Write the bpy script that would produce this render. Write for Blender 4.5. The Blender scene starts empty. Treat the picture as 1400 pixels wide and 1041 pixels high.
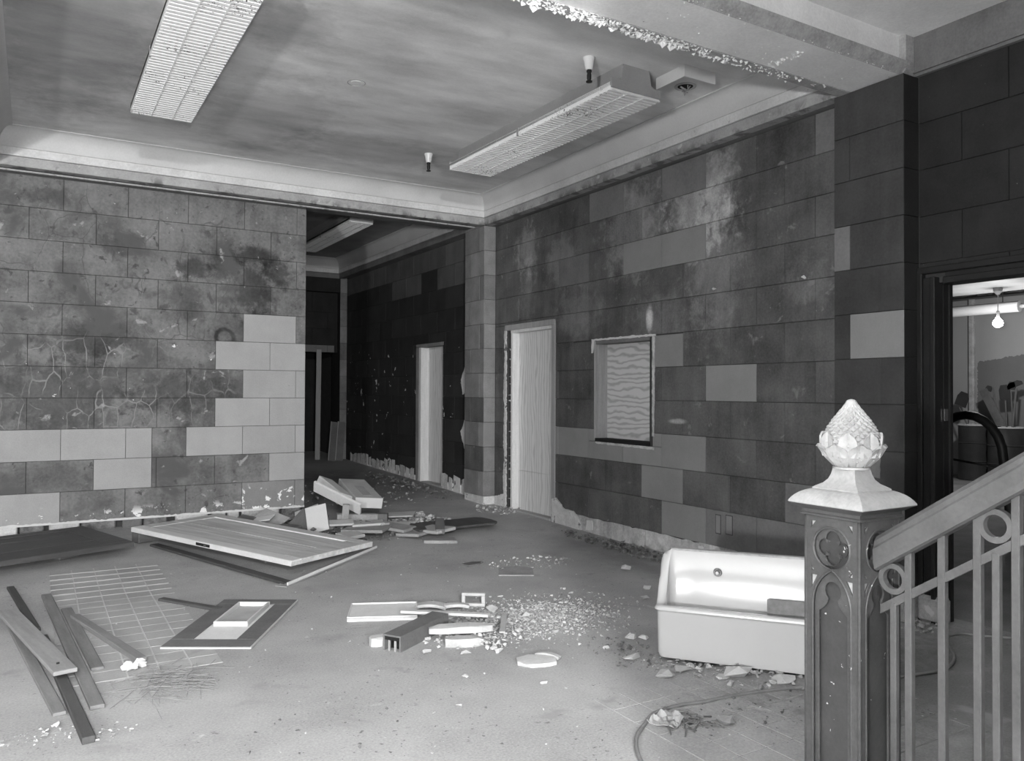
import bpy, bmesh, math, random
from mathutils import Vector, Matrix, Euler, noise as mnoise
random.seed(11)
R = math.radians
sc = bpy.context.scene
C = bpy.data.collections.new('room'); sc.collection.children.link(C)

# ------------------------------------------------------------------ camera
cam = bpy.data.cameras.new('camera'); cam.sensor_width = 36.0; cam.lens = 36.0*1090.6/1400.0
cam.clip_start = .05; cam.clip_end = 60
co = bpy.data.objects.new('camera', cam); sc.collection.objects.link(co)
YAW, PIT, ROL = .5399, .0146, .0044
Fw = Vector((math.sin(YAW)*math.cos(PIT), math.cos(YAW)*math.cos(PIT), math.sin(PIT)))
Rt0 = Vector((math.cos(YAW), -math.sin(YAW), 0)); Up0 = Rt0.cross(Fw)
Rt = Rt0*math.cos(ROL)+Up0*math.sin(ROL); Up = -Rt0*math.sin(ROL)+Up0*math.cos(ROL)
co.matrix_world = Matrix(((Rt.x, Up.x, -Fw.x, 0), (Rt.y, Up.y, -Fw.y, 0), (Rt.z, Up.z, -Fw.z, 1.454), (0, 0, 0, 1)))
sc.camera = co

# ------------------------------------------------------------------ world, lamps, exposure
w = bpy.data.worlds.new('world'); sc.world = w; w.use_nodes = True
w.node_tree.nodes['Background'].inputs[0].default_value = (1, 1, 1, 1)
w.node_tree.nodes['Background'].inputs[1].default_value = .085
sc.view_settings.view_transform = 'Standard'; sc.view_settings.look = 'None'
sc.view_settings.exposure = -0.1; sc.view_settings.gamma = 1.0; sc.view_settings.use_curve_mapping = False
def lamp(name, kind, loc, power, target=None, **kw):
    d = bpy.data.lights.new(name, kind); d.energy = power
    for k, v in kw.items(): setattr(d, k, v)
    o = bpy.data.objects.new(name, d); C.objects.link(o); o.location = loc
    if target: o.rotation_euler = (Vector(target)-Vector(loc)).to_track_quat('-Z', 'Y').to_euler()
    return o
lamp('flood_lamp', 'POINT', (-3.1, -1.2, 1.5), 1480, shadow_soft_size=.16)
lamp('work_lamp', 'SPOT', (-.14, -2.0, 1.5), 1200, (-.14-7.88, -2+6.16, 1.5), spot_size=R(162), spot_blend=.06, shadow_soft_size=.08)
lamp('floor_fill_lamp', 'SPOT', (-.79, -3.2, 3.1), 1900, (-.79-7.88, -3.2+6.16, 2.6), spot_size=R(162), spot_blend=.06, shadow_soft_size=.12)  # added lamp out of view, brightens floor and partition

# ------------------------------------------------------------------ materials (all grey: the photograph is black and white)
def gray(name, v, var=.25, sc_=3.0, fine=.12, fsc=70, streak=0, rnd=.12, rough=.8, bump=.15, bsc=40,
         spots=(), stains=(), cracks=(), metal=0, stretch=None, spec=.3, coat=0, wood=None):
    m = bpy.data.materials.new(name); m.use_nodes = True
    nt = m.node_tree; N = nt.nodes; Lk = nt.links; b = N['Principled BSDF']
    def lk(sock, x):
        if isinstance(x, (int, float)): sock.default_value = x
        elif isinstance(x, tuple): sock.default_value = x
        else: Lk.new(x, sock)
    def M(op, a, b_=0.0, c=0.0, clamp=False):
        n = N.new('ShaderNodeMath'); n.operation = op; n.use_clamp = clamp
        lk(n.inputs[0], a); lk(n.inputs[1], b_)
        if len(n.inputs) > 2: lk(n.inputs[2], c)
        return n.outputs[0]
    def mixv(a, b_, f):
        return M('ADD', a, M('MULTIPLY', M('SUBTRACT', b_, a), f))
    def sstep(x, lo, hi):
        n = N.new('ShaderNodeMapRange'); n.interpolation_type = 'SMOOTHSTEP'
        lk(n.inputs[0], x); n.inputs[1].default_value = lo; n.inputs[2].default_value = hi
        n.inputs[3].default_value = 0; n.inputs[4].default_value = 1
        return n.outputs[0]
    geo = N.new('ShaderNodeNewGeometry'); pos = geo.outputs['Position']
    oi = N.new('ShaderNodeObjectInfo')
    def mapped(scale, off=(0, 0, 0), src=None):
        n = N.new('ShaderNodeMapping'); Lk.new(src or pos, n.inputs[0]); n.inputs['Scale'].default_value = scale; n.inputs['Location'].default_value = off
        return n.outputs[0]
    def noise(scale, vec=None, detail=5, dist=0, rough_=.6):
        n = N.new('ShaderNodeTexNoise'); n.inputs['Scale'].default_value = scale; n.inputs['Detail'].default_value = detail
        n.inputs['Roughness'].default_value = rough_; n.inputs['Distortion'].default_value = dist
        Lk.new(vec or pos, n.inputs['Vector']); return n.outputs['Fac']
    sep = N.new('ShaderNodeSeparateXYZ'); Lk.new(pos, sep.inputs[0])
    base = pos
    if stretch or wood:
        tc = N.new('ShaderNodeTexCoord'); base = mapped(stretch or wood, src=tc.outputs['Object'] if wood else pos)
    n1 = noise(sc_, base, 7)
    val = M('MULTIPLY', M('SUBTRACT', n1, .5), 4*var)
    val = M('ADD', val, 1.0)
    if fine: val = M('ADD', val, M('MULTIPLY', M('SUBTRACT', noise(fsc, None, 3), .5), 4*fine))
    if streak: val = M('ADD', val, M('MULTIPLY', M('SUBTRACT', noise(1.0, mapped((9, 9, .9)), 4), .5), 4*streak))
    if rnd: val = M('ADD', val, M('MULTIPLY', M('SUBTRACT', oi.outputs['Random'], .5), 2*rnd))
    val = M('MULTIPLY', M('MAXIMUM', val, .15), v)
    for (cx, cy, cz, rx, ry, rz, value, s, k) in stains:   # fixed blotches: soot and damp on walls, darker zones on ceiling and floor
        d = N.new('ShaderNodeVectorMath'); d.operation = 'SUBTRACT'; Lk.new(pos, d.inputs[0]); d.inputs[1].default_value = (cx, cy, cz)
        e = N.new('ShaderNodeVectorMath'); e.operation = 'MULTIPLY'; Lk.new(d.outputs[0], e.inputs[0]); e.inputs[1].default_value = (1/rx, 1/ry, 1/rz)
        l = N.new('ShaderNodeVectorMath'); l.operation = 'LENGTH'; Lk.new(e.outputs[0], l.inputs[0])
        dist = M('ADD', l.outputs['Value'], M('MULTIPLY', M('SUBTRACT', noise(7.5, None, 9, .3, .68), .5), k))
        if s < 0: f = M('SUBTRACT', 1.0, sstep(M('ABSOLUTE', M('SUBTRACT', dist, .8)), .08, .3))
        else: f = M('SUBTRACT', 1.0, sstep(dist, .35, 1.05))
        val = mixv(val, M('MULTIPLY', M('MULTIPLY', val, 1/v), value), M('MULTIPLY', f, abs(s)))
    for (scale, lo, value, s, box) in cracks:              # pale craze lines inside a box (xmin,xmax,zmin,zmax)
        vo = N.new('ShaderNodeTexVoronoi'); vo.feature = 'DISTANCE_TO_EDGE'; vo.inputs['Scale'].default_value = scale
        wp = N.new('ShaderNodeVectorMath'); wp.operation = 'ADD'; Lk.new(mapped((1.35, 1, .75)), wp.inputs[0])
        nz = N.new('ShaderNodeTexNoise'); nz.inputs['Scale'].default_value = 5; Lk.new(pos, nz.inputs['Vector'])
        sc2 = N.new('ShaderNodeVectorMath'); sc2.operation = 'SCALE'; Lk.new(nz.outputs['Color'], sc2.inputs[0]); sc2.inputs['Scale'].default_value = .12
        Lk.new(sc2.outputs[0], wp.inputs[1]); Lk.new(wp.outputs[0], vo.inputs['Vector']); vo.inputs['Randomness'].default_value = .75
        f = M('SUBTRACT', 1.0, sstep(vo.outputs['Distance'], lo*.4, lo))
        f = M('MULTIPLY', f, M('MULTIPLY', sstep(sep.outputs[0], box[0]-.1, box[0]+.1), M('SUBTRACT', 1.0, sstep(sep.outputs[0], box[1]-.15, box[1]+.15))))
        f = M('MULTIPLY', f, M('MULTIPLY', sstep(sep.outputs[2], box[2]-.05, box[2]+.05), M('SUBTRACT', 1.0, sstep(sep.outputs[2], box[3]-.15, box[3]+.15))))
        f = M('MULTIPLY', f, sstep(noise(3.0, None, 3), .38, .55))
        val = mixv(val, value, M('MULTIPLY', f, s))
    for (scale, thr, soft, value, zlo, zhi, *cl) in spots:      # flaked paint, salts: noise islands between two heights
        f = sstep(noise(scale, None, 5, .4), thr, thr+soft)
        if zlo is not None:
            f = M('MULTIPLY', f, M('MULTIPLY', sstep(sep.outputs[2], zlo-.06, zlo+.03), M('SUBTRACT', 1.0, sstep(sep.outputs[2], zhi-.08, zhi+.04))))
        if cl: f = M('MULTIPLY', f, sstep(noise(cl[0], None, 3), cl[1], cl[1]+.12))
        val = mixv(val, value, f)
    cmb = N.new('ShaderNodeCombineColor')
    for i in range(3): Lk.new(val, cmb.inputs[i])
    Lk.new(cmb.outputs[0], b.inputs['Base Color'])
    b.inputs['Roughness'].default_value = rough; b.inputs['Metallic'].default_value = metal
    b.inputs['Specular IOR Level'].default_value = spec; b.inputs['Coat Weight'].default_value = coat
    if bump:
        bn = N.new('ShaderNodeBump'); bn.inputs['Strength'].default_value = bump; bn.inputs['Distance'].default_value = .01
        Lk.new(noise(bsc, base, 5), bn.inputs['Height']); Lk.new(bn.outputs[0], b.inputs['Normal'])
    return m
Yb = 8.909
L_STAINS = [(.22, Yb, 1.36, .9, .3, .5, .07, .85, 2.4), (.45, Yb, 1.95, .6, .3, .25, .05, .85, 2.2), (1.25, Yb, 1.45, .6, .3, .3, .06, .7, 2.4), (1.7, Yb, 1.3, .5, .3, .45, .07, .8, 2.2),
            (2.05, Yb, 2.93, .42, .3, .14, .04, .9, 2.2), (2.05, Yb, 2.55, .32, .3, .42, .045, .9, 2.3), (2.3, Yb, 2.75, .22, .3, .2, .04, .8, 2.2), (1.72, Yb, 2.85, .2, .3, .3, .05, .8, 2.4),
            (1.75, Yb, 2.02, .115, .3, .115, .03, -.9, .5), (.75, Yb, 2.9, .3, .3, .16, .05, .7, 2.4), (1.45, Yb, 2.75, .24, .3, .14, .04, .8, 2.3), (1.35, Yb, 2.4, .24, .3, .3, .05, .6, 2.3),
            (2.15, Yb, 2.05, .4, .3, .3, .05, .7, 2.4), (1.35, Yb, .55, .45, .3, .6, .11, .6, .9), (.1, Yb, 3.35, .26, .3, .12, .06, .7, 2.3), (.15, Yb, .62, .6, .3, .17, .1, .6, .6)]
MT = {}
MT['L_stained'] = gray('stained_wall_tile', .16, .42, 2.6, .2, 40, .16, .07, spots=[(2.0, .5, .16, .09, None, 0), (11, .59, .09, .07, None, 0), (5.5, .60, .1, .085, None, 0), (8, .64, .08, .30, None, 0), (22, .66, .03, .8, 3.15, 3.45, 3.1, .52), (9, .57, .03, .8, -.1, .27), (14, .70, .03, .7, 1.1, 2.0)], stains=L_STAINS,
                       cracks=[(4.6, .032, .24, .9, (-.45, 1.15, 1.08, 1.95)), (3.6, .03, .2, .7, (1.2, 2.1, .95, 1.6)), (1.3, .006, .06, .5, (-1, 2.6, 1.2, 3.5))], bump=.25)
MT['L_clean'] = gray('clean_wall_tile', 0.33, .1, 3, .07, 90, .03, .05, spots=[(34, .70, .03, .12, None, 0, 2.2, .5), (11, .62, .03, .85, -.1, .3), (9, .70, .02, .9, 1.3, 1.6)])
MT['L_mid'] = gray('half_clean_wall_tile', 0.23, .15, 3, .06, 70, .04, .06, spots=[(9, .56, .03, .82, -.1, .42)])
R_ST = [(4.93, 6.0, 3.05, .4, .55, .6, .24, .7, 2.2), (4.93, 5.05, 3.15, .4, .5, .6, .30, .8, 2.0), (4.93, 4.9, 2.5, .4, .4, .8, .19, .6, 2.4), (4.93, 7.9, 3.1, .4, .3, .35, .24, .6, 2.4), (4.93, 7.9, 2.6, .4, .2, .5, .2, .5, 2.4),
        (4.93, 7.2, 2.9, .4, .4, .35, .2, .6, 2.4), (4.93, 6.9, 2.3, .4, .6, .3, .18, .6, 2.4), (4.93, 5.5, 2.1, .4, .6, .35, .18, .6, 2.4), (4.93, 5.35, 1.2, .3, .14, .03, .34, .8, .5), (4.93, 3.95, 2.3, .3, .3, .25, .17, .6, 2.2),
        (4.93, 4.72, 1.55, .3, .035, .13, .5, .9, .3), (4.93, 5.73, 2.15, .3, .06, .15, .42, .9, .8), (4.93, 6.9, .45, .3, .8, .35, .075, .7, .8), (4.93, 4.3, 3.25, .3, .4, .4, .07, .6, 1.0)]
MT['R_stained'] = gray('soot_wall_tile', 0.095, .38, 3.0, .2, 55, .2, .14, stains=R_ST, spots=[(45, .70, .04, .3, None, 0), (7, .63, .1, .19, None, 0)], bump=.25)
MT['R_clean'] = gray('clean_grey_wall_tile', 0.23, .1, 3, .05, 80, .03, .07)
MT['R_mid'] = gray('dull_grey_wall_tile', 0.16, .2, 3.5, .12, 50, .06, .07)
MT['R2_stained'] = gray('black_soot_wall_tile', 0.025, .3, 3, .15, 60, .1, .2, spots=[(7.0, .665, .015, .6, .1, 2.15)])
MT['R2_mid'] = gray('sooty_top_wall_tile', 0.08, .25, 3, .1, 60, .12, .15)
MT['pier'] = gray('pillar_tile', 0.2, .25, 4, .12, 60, .1, .22)
MT['near'] = gray('dark_speckled_wall_tile', 0.02, .3, 4, .2, 90, .12, .12, spots=[(60, .72, .03, .2, None, 0)])
MT['pier_dark'] = gray('dark_pillar_tile', 0.05, .3, 3.2, .14, 60, .12, .1)
MT['mortar'] = gray('dark_mortar', .05, .2, 5, .1, rnd=0)
MT['salts'] = gray('bare_plaster_and_salts', 0.55, .2, 9, .15, 50, 0, .1, bump=.6, bsc=30, spots=[(9, .6, .06, .12, None, 0)])
MT['base_old'] = gray('scraped_base_mortar', 0.42, .35, 8, .2, 50, .15, .2, bump=.5, bsc=25, spots=[(8, .62, .04, .6, None, 0)])
MT['white_plaster'] = gray('white_plaster', .58, .08, 6, .05, rnd=.05)
MT['ceil'] = gray('smudged_ceiling_paint', 0.6, .42, 1.3, .05, 60, 0, 0, rough=.7, bump=.06, stretch=(.6, 1.5, 1), spots=[(.9, .53, .3, .6, None, 0)], stains=[(.2, 6.2, 3.87, .75, 2.4, 1, .27, .75, .9), (1.75, 7.2, 3.87, .7, 1.5, 1, .36, .6, 1.2), (1.45, 5.3, 3.87, .35, .5, 1, .33, .7, 1.2), (2.9, 7.6, 3.87, 1.1, .6, 1, .38, .6, 1.2)])  # large fixed darker zones over the left and rear ceiling
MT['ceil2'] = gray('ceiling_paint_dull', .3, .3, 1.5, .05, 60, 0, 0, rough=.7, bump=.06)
MT['cornice'] = gray('cornice_paint', 0.52, .1, 1.6, .05, 60, 0, .03, rough=.6, bump=.05, spots=[(26, .73, .05, .12, 3.4, 3.7)])
MT['fascia'] = gray('fascia_paint', 0.55, .2, 2.5, .12, 60, .05, .06, rough=.65, bump=.08, spots=[(9, .52, .12, .13, 3.45, 3.56), (13, .66, .06, .12, 3.5, 3.66)])
MT['fascia_low'] = gray('sooty_lower_fascia_paint', .33, .25, 2.5, .12, 60, .08, .06, rough=.65, bump=.08, spots=[(7, .47, .14, .1, 3.45, 3.57), (9, .62, .1, .5, None, 0)])
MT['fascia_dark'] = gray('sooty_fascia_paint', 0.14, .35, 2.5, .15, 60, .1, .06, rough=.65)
MT['beam'] = gray('beam_paint', 0.74, .15, 2, .08, 60, 0, 0, rough=.6, spots=[(24, .71, .04, .2, None, 0)])
MT['beam_edge'] = gray('beam_edge_paint', .34, .3, 8, .2, 60, 0, 0, rough=.7)
MT['flake'] = gray('peeling_white_paint', .85, .06, 8, .03, rnd=.05, rough=.6)
MT['floor'] = gray('dusty_floor', .36, .22, 1.4, .2, 95, 0, 0, rough=.75, bump=.12, bsc=60, spots=[(3.2, .58, .14, .3, None, 0), (13, .64, .08, .17, None, 0, 1.6, .5), (46, .635, .04, .1, None, 0, 2.0, .44), (26, .67, .03, .55, None, 0, 1.3, .5), (4, .66, .1, .55, None, 0)], stains=[(4.3, 1.9, 0, 1.7, 1.5, 1, .15, .8, .9), (3.6, 2.9, 0, 1.0, .5, 1, .2, .6, 1.6), (4.6, 5.2, 0, .5, 1.6, 1, .2, .6, 1.0), (3.6, 11, 0, 2.5, 2.2, 2, .16, .7, .8)])  # stains right of the newel mix dirt with shade painted into the colour
MT['floor_tile'] = gray('quarry_tile', 0.36, .18, 2.0, .1, 90, 0, .05, rough=.7, bump=.08, spots=[(3.0, .60, .12, .28, None, 0), (20, .70, .05, .2, None, 0)])
MT['grout'] = gray('pale_grout', 0.5, .2, 5, .1, rnd=0)
MT['grout_dark'] = gray('dark_grout', 0.24, .2, 5, .1, rnd=0)
MT['floor_dark'] = gray('dirty_floor', .2, .35, 2, .25, 90, 0, 0, rough=.8, spots=[(40, .70, .04, .45, None, 0)])
MT['ply'] = gray('plywood', .52, .14, 3.2, .04, 60, 0, .04, rough=.6, bump=.05, stretch=(1, 4, .8))
def plyw(name, v, axis, k0=.72, ds=.7, bd='Z'):
    m = gray(name, v, .0, 3, .04, 60, 0, .03, rough=.6, bump=.05)
    nt = m.node_tree; N = nt.nodes; Lk = nt.links
    geo = N.new('ShaderNodeNewGeometry'); mp = N.new('ShaderNodeMapping'); Lk.new(geo.outputs['Position'], mp.inputs[0]); mp.inputs['Scale'].default_value = axis
    wv = N.new('ShaderNodeTexWave'); wv.wave_type = 'BANDS'; wv.bands_direction = bd
    wv.inputs['Scale'].default_value = 1.0; wv.inputs['Distortion'].default_value = 13; wv.inputs['Detail'].default_value = 3.5; wv.inputs['Detail Scale'].default_value = ds
    Lk.new(mp.outputs[0], wv.inputs['Vector'])
    rp = N.new('ShaderNodeValToRGB'); rp.color_ramp.elements[0].color = (v*k0,)*3+(1,); rp.color_ramp.elements[1].color = (v*1.05,)*3+(1,); rp.color_ramp.elements[1].position = .55
    Lk.new(wv.outputs['Fac'], rp.inputs[0]); Lk.new(rp.outputs[0], N['Principled BSDF'].inputs['Base Color'])
    return m
MT['ply_door'] = plyw('plywood_upright_grain', .62, (0, 6, 1.3), .8, .9, 'Y')
MT['ply_win'] = plyw('plywood_flat_grain', .54, (0, 2.4, 5.5), .66, .8, 'Z')
MT['lumber'] = gray('bare_lumber', .62, .12, 3, .06, 60, 0, .06, rough=.65, wood=(12, 12, 1.2), spots=[(50, .72, .02, .1, None, 0)])
MT['lumber_grey'] = gray('grey_lumber', .33, .15, 3, .06, 60, 0, .06, rough=.65, wood=(12, 12, 1.2))
MT['plank'] = gray('weathered_plank', 0.19, .25, 3, .08, 60, 0, .12, rough=.7, wood=(10, 1.0, 10))
MT['plank_dark'] = gray('dark_plank', 0.07, .25, 3, .08, 60, 0, .15, rough=.7, wood=(10, 1.0, 10))
MT['plank_top'] = gray('pale_plank', 0.28, .2, 3, .06, 60, 0, .1, rough=.7, wood=(10, 1.0, 10))
MT['door_wood'] = gray('stripped_door_wood', 0.5, .35, 2.2, .06, 60, 0, .05, rough=.55, wood=(9, .7, 9))
MT['door_edge'] = gray('pale_door_edge', .66, .12, 4, .06, 60, 0, 0, rough=.5, wood=(2, .6, 2))
MT['door_dark'] = gray('dark_door_wood', 0.065, .3, 3, .08, 60, 0, 0, rough=.5, wood=(9, .7, 9))
MT['trim_dark'] = gray('black_brown_woodwork', 0.018, .3, 3, .1, 60, .1, .05, rough=.45)
MT['black'] = gray('black_metal', .015, .2, 6, .1, rnd=0, rough=.5)
MT['void'] = gray('dark_cavity', .012, .1, 4, 0, rnd=0, rough=.95, bump=0)
MT['enamel'] = gray('white_enamel', 0.57, .02, 3, .01, rnd=0, rough=.18, bump=0, spec=.5, coat=.4)
MT['enamel_edge'] = gray('chipped_enamel_edge', .42, .3, 20, .1, rnd=0, rough=.5)
MT['chrome'] = gray('dull_chrome', .55, .1, 8, .05, rnd=0, rough=.22, metal=1, bump=0)
MT['iron'] = gray('painted_cast_iron', 0.08, .28, 7, .16, 80, .06, .04, rough=.42, bump=.12, spots=[(42, .685, .02, .6, None, 0)])
MT['iron_panel'] = gray('painted_iron_panel', 0.06, .25, 7, .1, 80, .05, .03, rough=.42, bump=.1, spots=[(36, .70, .02, .6, None, 0)])
MT['iron_pale'] = gray('dusty_pale_cast_iron', 0.42, .2, 9, .12, 80, 0, .02, rough=.55, bump=.1)
MT['iron_rail'] = gray('dusty_rail_paint', 0.105, .25, 6, .12, 80, .05, .03, rough=.4, bump=.1)
MT['fixture'] = gray('fixture_enamel', 0.3, .1, 5, .05, rnd=.03, rough=.5)
MT['louvre'] = gray('speckled_louvre', 0.85, .05, 4, .03, rnd=.02, rough=.5, bump=0, spots=[(60, .585, .02, .02, None, 0, 2.6, .50)])
MT['porcelain'] = gray('white_porcelain', 0.7, .03, 5, .02, rnd=0, rough=.25, bump=0)
MT['sheet_white'] = gray('white_sheet', 0.56, .06, 4, .03, rnd=.05, rough=.5, bump=.03)
MT['card'] = gray('grey_card', .4, .12, 5, .06, rnd=.1, rough=.8)
MT['card_pale'] = gray('pale_card', .6, .1, 5, .06, rnd=.06, rough=.8)
MT['slab'] = gray('grey_slab', .3, .2, 6, .12, rnd=.15, rough=.85)
MT['slab_dark'] = gray('dark_slab', .13, .2, 6, .12, rnd=.1, rough=.8)
MT['rubble'] = gray('rubble_bits', .42, .5, 14, .25, 60, 0, .1, rough=.9, bump=.3)
MT['rubble_dark'] = gray('dark_rubble_bits', .16, .6, 14, .25, 60, 0, .1, rough=.9, bump=.3)
MT['chunk'] = gray('plaster_lump', 0.46, .12, 10, .08, rnd=.1, rough=.9, bump=.3)
MT['cable'] = gray('grey_cable', .2, .15, 20, .05, rnd=0, rough=.6)
MT['straw'] = gray('dry_straw', 0.26, .3, 20, .1, rnd=0, rough=.8)
MT['east_wall'] = gray('far_room_plaster', .42, .1, .8, .04, rnd=0, spots=[])
MT['east_dado'] = gray('far_room_dado_paint', .2, .1, 1.5, .04, rnd=0)
MT['steel'] = gray('dark_steel', .05, .2, 6, .1, rnd=.05, rough=.4)
MT['steel_pale'] = gray('rim_steel', .5, .2, 6, .1, rnd=.05, rough=.35)
def emit(name, s):
    m = bpy.data.materials.new(name); m.use_nodes = True; b = m.node_tree.nodes['Principled BSDF']
    b.inputs['Base Color'].default_value = (.9, .9, .9, 1); b.inputs['Emission Color'].default_value = (1, 1, 1, 1); b.inputs['Emission Strength'].default_value = s
    return m
MT['bulb'] = emit('lit_bulb_glass', 40)

# ------------------------------------------------------------------ mesh helpers
class MB:
    def __init__(s): s.v = []; s.f = []; s.smooth = False
    def add(s, vs, fs):
        n = len(s.v); s.v += [tuple(v) for v in vs]; s.f += [tuple(i+n for i in f) for f in fs]; return s
    def box(s, x0, x1, y0, y1, z0, z1, M=None, ch=0):
        if ch:
            bm = bmesh.new(); bmesh.ops.create_cube(bm, size=1)
            for v in bm.verts: v.co = Vector(((x0+x1)/2+v.co.x*(x1-x0), (y0+y1)/2+v.co.y*(y1-y0), (z0+z1)/2+v.co.z*(z1-z0)))
            bmesh.ops.bevel(bm, geom=list(bm.edges), offset=ch, segments=1, affect='EDGES')
            s.bm(bm, M); bm.free(); return s
        vs = [Vector((x, y, z)) for x in (x0, x1) for y in (y0, y1) for z in (z0, z1)]
        if M: vs = [M @ v for v in vs]
        return s.add(vs, [(0, 1, 3, 2), (4, 6, 7, 5), (0, 4, 5, 1), (2, 3, 7, 6), (0, 2, 6, 4), (1, 5, 7, 3)])
    def bm(s, b, M=None):
        b.verts.ensure_lookup_table(); b.verts.index_update()
        return s.add([(M @ v.co) if M else v.co.copy() for v in b.verts], [[v.index for v in f.verts] for f in b.faces])
    def hull(s, pts):
        b = bmesh.new()
        for p in pts: b.verts.new(p)
        r = bmesh.ops.convex_hull(b, input=list(b.verts))
        bmesh.ops.delete(b, geom=[g for g in r['geom_interior'] if isinstance(g, bmesh.types.BMVert)], context='VERTS')
        s.bm(b); b.free(); return s
    def rock(s, c, sx, sy, sz, n=9):
        pts = []
        for _ in range(n):
            d = Vector((random.gauss(0, 1), random.gauss(0, 1), random.gauss(0, 1))).normalized()
            pts.append((c[0]+d.x*sx, c[1]+d.y*sy, c[2]+sz+d.z*sz))
        return s.hull(pts)
    def tube(s, pts, r, n=8, closed=False, caps=True):
        pts = [Vector(p) for p in pts]; k = len(pts); rings = []
        up = Vector((0, 0, 1)); prev = None
        for i in range(k):
            a = pts[(i-1) % k] if (closed or i > 0) else pts[i]; b = pts[(i+1) % k] if (closed or i < k-1) else pts[i]
            t = (b-a).normalized()
            if prev is None:
                u = up if abs(t.z) < .9 else Vector((1, 0, 0)); nrm = (u-t*u.dot(t)).normalized()
            else: nrm = (prev-t*prev.dot(t)).normalized()
            prev = nrm; bn = t.cross(nrm); rr = r[i] if isinstance(r, (list, tuple)) else r
            rings.append([pts[i]+nrm*rr*math.cos(2*math.pi*j/n)+bn*rr*math.sin(2*math.pi*j/n) for j in range(n)])
        vs = [v for g in rings for v in g]; fs = []
        for i in range(k if closed else k-1):
            a, b = i*n, ((i+1) % k)*n
            for j in range(n): fs.append((a+j, a+(j+1) % n, b+(j+1) % n, b+j))
        if caps and not closed: fs += [tuple(range(n))[::-1], tuple((k-1)*n+j for j in range(n))]
        return s.add(vs, fs)
    def lathe(s, prof, c=(0, 0, 0), n=24, M=None):
        vs = []; fs = []
        for (r, z) in prof:
            for j in range(n):
                a = 2*math.pi*j/n; v = Vector((c[0]+r*math.cos(a), c[1]+r*math.sin(a), c[2]+z)); vs.append(M @ v if M else v)
        for i in range(len(prof)-1):
            for j in range(n): fs.append((i*n+j, i*n+(j+1) % n, (i+1)*n+(j+1) % n, (i+1)*n+j))
        fs += [tuple(range(n))[::-1], tuple((len(prof)-1)*n+j for j in range(n))]
        return s.add(vs, fs)
    def sweep(s, prof, a, b, flip=False):
        """prof: closed list of 2D offsets given as world vectors; extruded from a to b"""
        n = len(prof); vs = [Vector(a)+Vector(p) for p in prof]+[Vector(b)+Vector(p) for p in prof]
        fs = [(i, (i+1) % n, n+(i+1) % n, n+i) for i in range(n)]+[tuple(range(n))[::-1], tuple(range(n, 2*n))]
        return s.add(vs, fs)
    def mesh(s, name):
        me = bpy.data.meshes.new(name); me.from_pydata(s.v, [], s.f); me.validate()
        bm = bmesh.new(); bm.from_mesh(me); bmesh.ops.recalc_face_normals(bm, faces=list(bm.faces)); bm.to_mesh(me); bm.free()
        return me
    def build(s, name, mat, parent=None, kind=None, loc=None, rot=None, smooth=False, label=None):
        me = s.mesh(name); me.materials.append(MT[mat])
        if smooth: me.shade_smooth() if smooth is True else me.set_sharp_from_angle(angle=R(smooth))
        if smooth and smooth is not True:
            me.shade_smooth(); me.set_sharp_from_angle(angle=R(smooth))
        o = bpy.data.objects.new(name, me); C.objects.link(o)
        if parent: o.parent = parent
        if loc: o.location = loc
        if rot: o.rotation_euler = rot
        if kind: o['kind'] = kind
        if label: o['label'] = label
        return o
def empty(name, loc=(0, 0, 0), rot=(0, 0, 0), label=None, cat=None, group=None, kind=None):
    o = bpy.data.objects.new(name, None); C.objects.link(o); o.location = loc; o.rotation_euler = rot
    return tag(o, label, cat, group, kind)
def tag(o, label=None, cat=None, group=None, kind=None):
    if label: o['label'] = label
    if cat: o['category'] = cat
    if group: o['group'] = group
    if kind: o['kind'] = kind
    return o
def structure(name, boxes, mat, label):
    m = MB()
    for b in boxes: m.box(*b)
    return tag(m.build(name, mat, kind='structure'), label, name.rstrip('0123456789_').replace('_', ' ').split(' ')[0])
def cut(rect, holes):
    out = [rect]
    for (a0, a1, b0, b1) in holes:
        nx = []
        for (p0, p1, q0, q1) in out:
            if p1 <= a0+.004 or p0 >= a1-.004 or q1 <= b0+.004 or q0 >= b1-.004: nx.append((p0, p1, q0, q1)); continue
            if q1 > b1+.01: nx.append((p0, p1, b1, q1))
            if q0 < b0-.01: nx.append((p0, p1, q0, b0))
            lo, hi = max(q0, b0), min(q1, b1)
            if p0 < a0-.01: nx.append((p0, a0, lo, hi))
            if p1 > a1+.01: nx.append((a1, p1, lo, hi))
        out = nx
    return out
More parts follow.
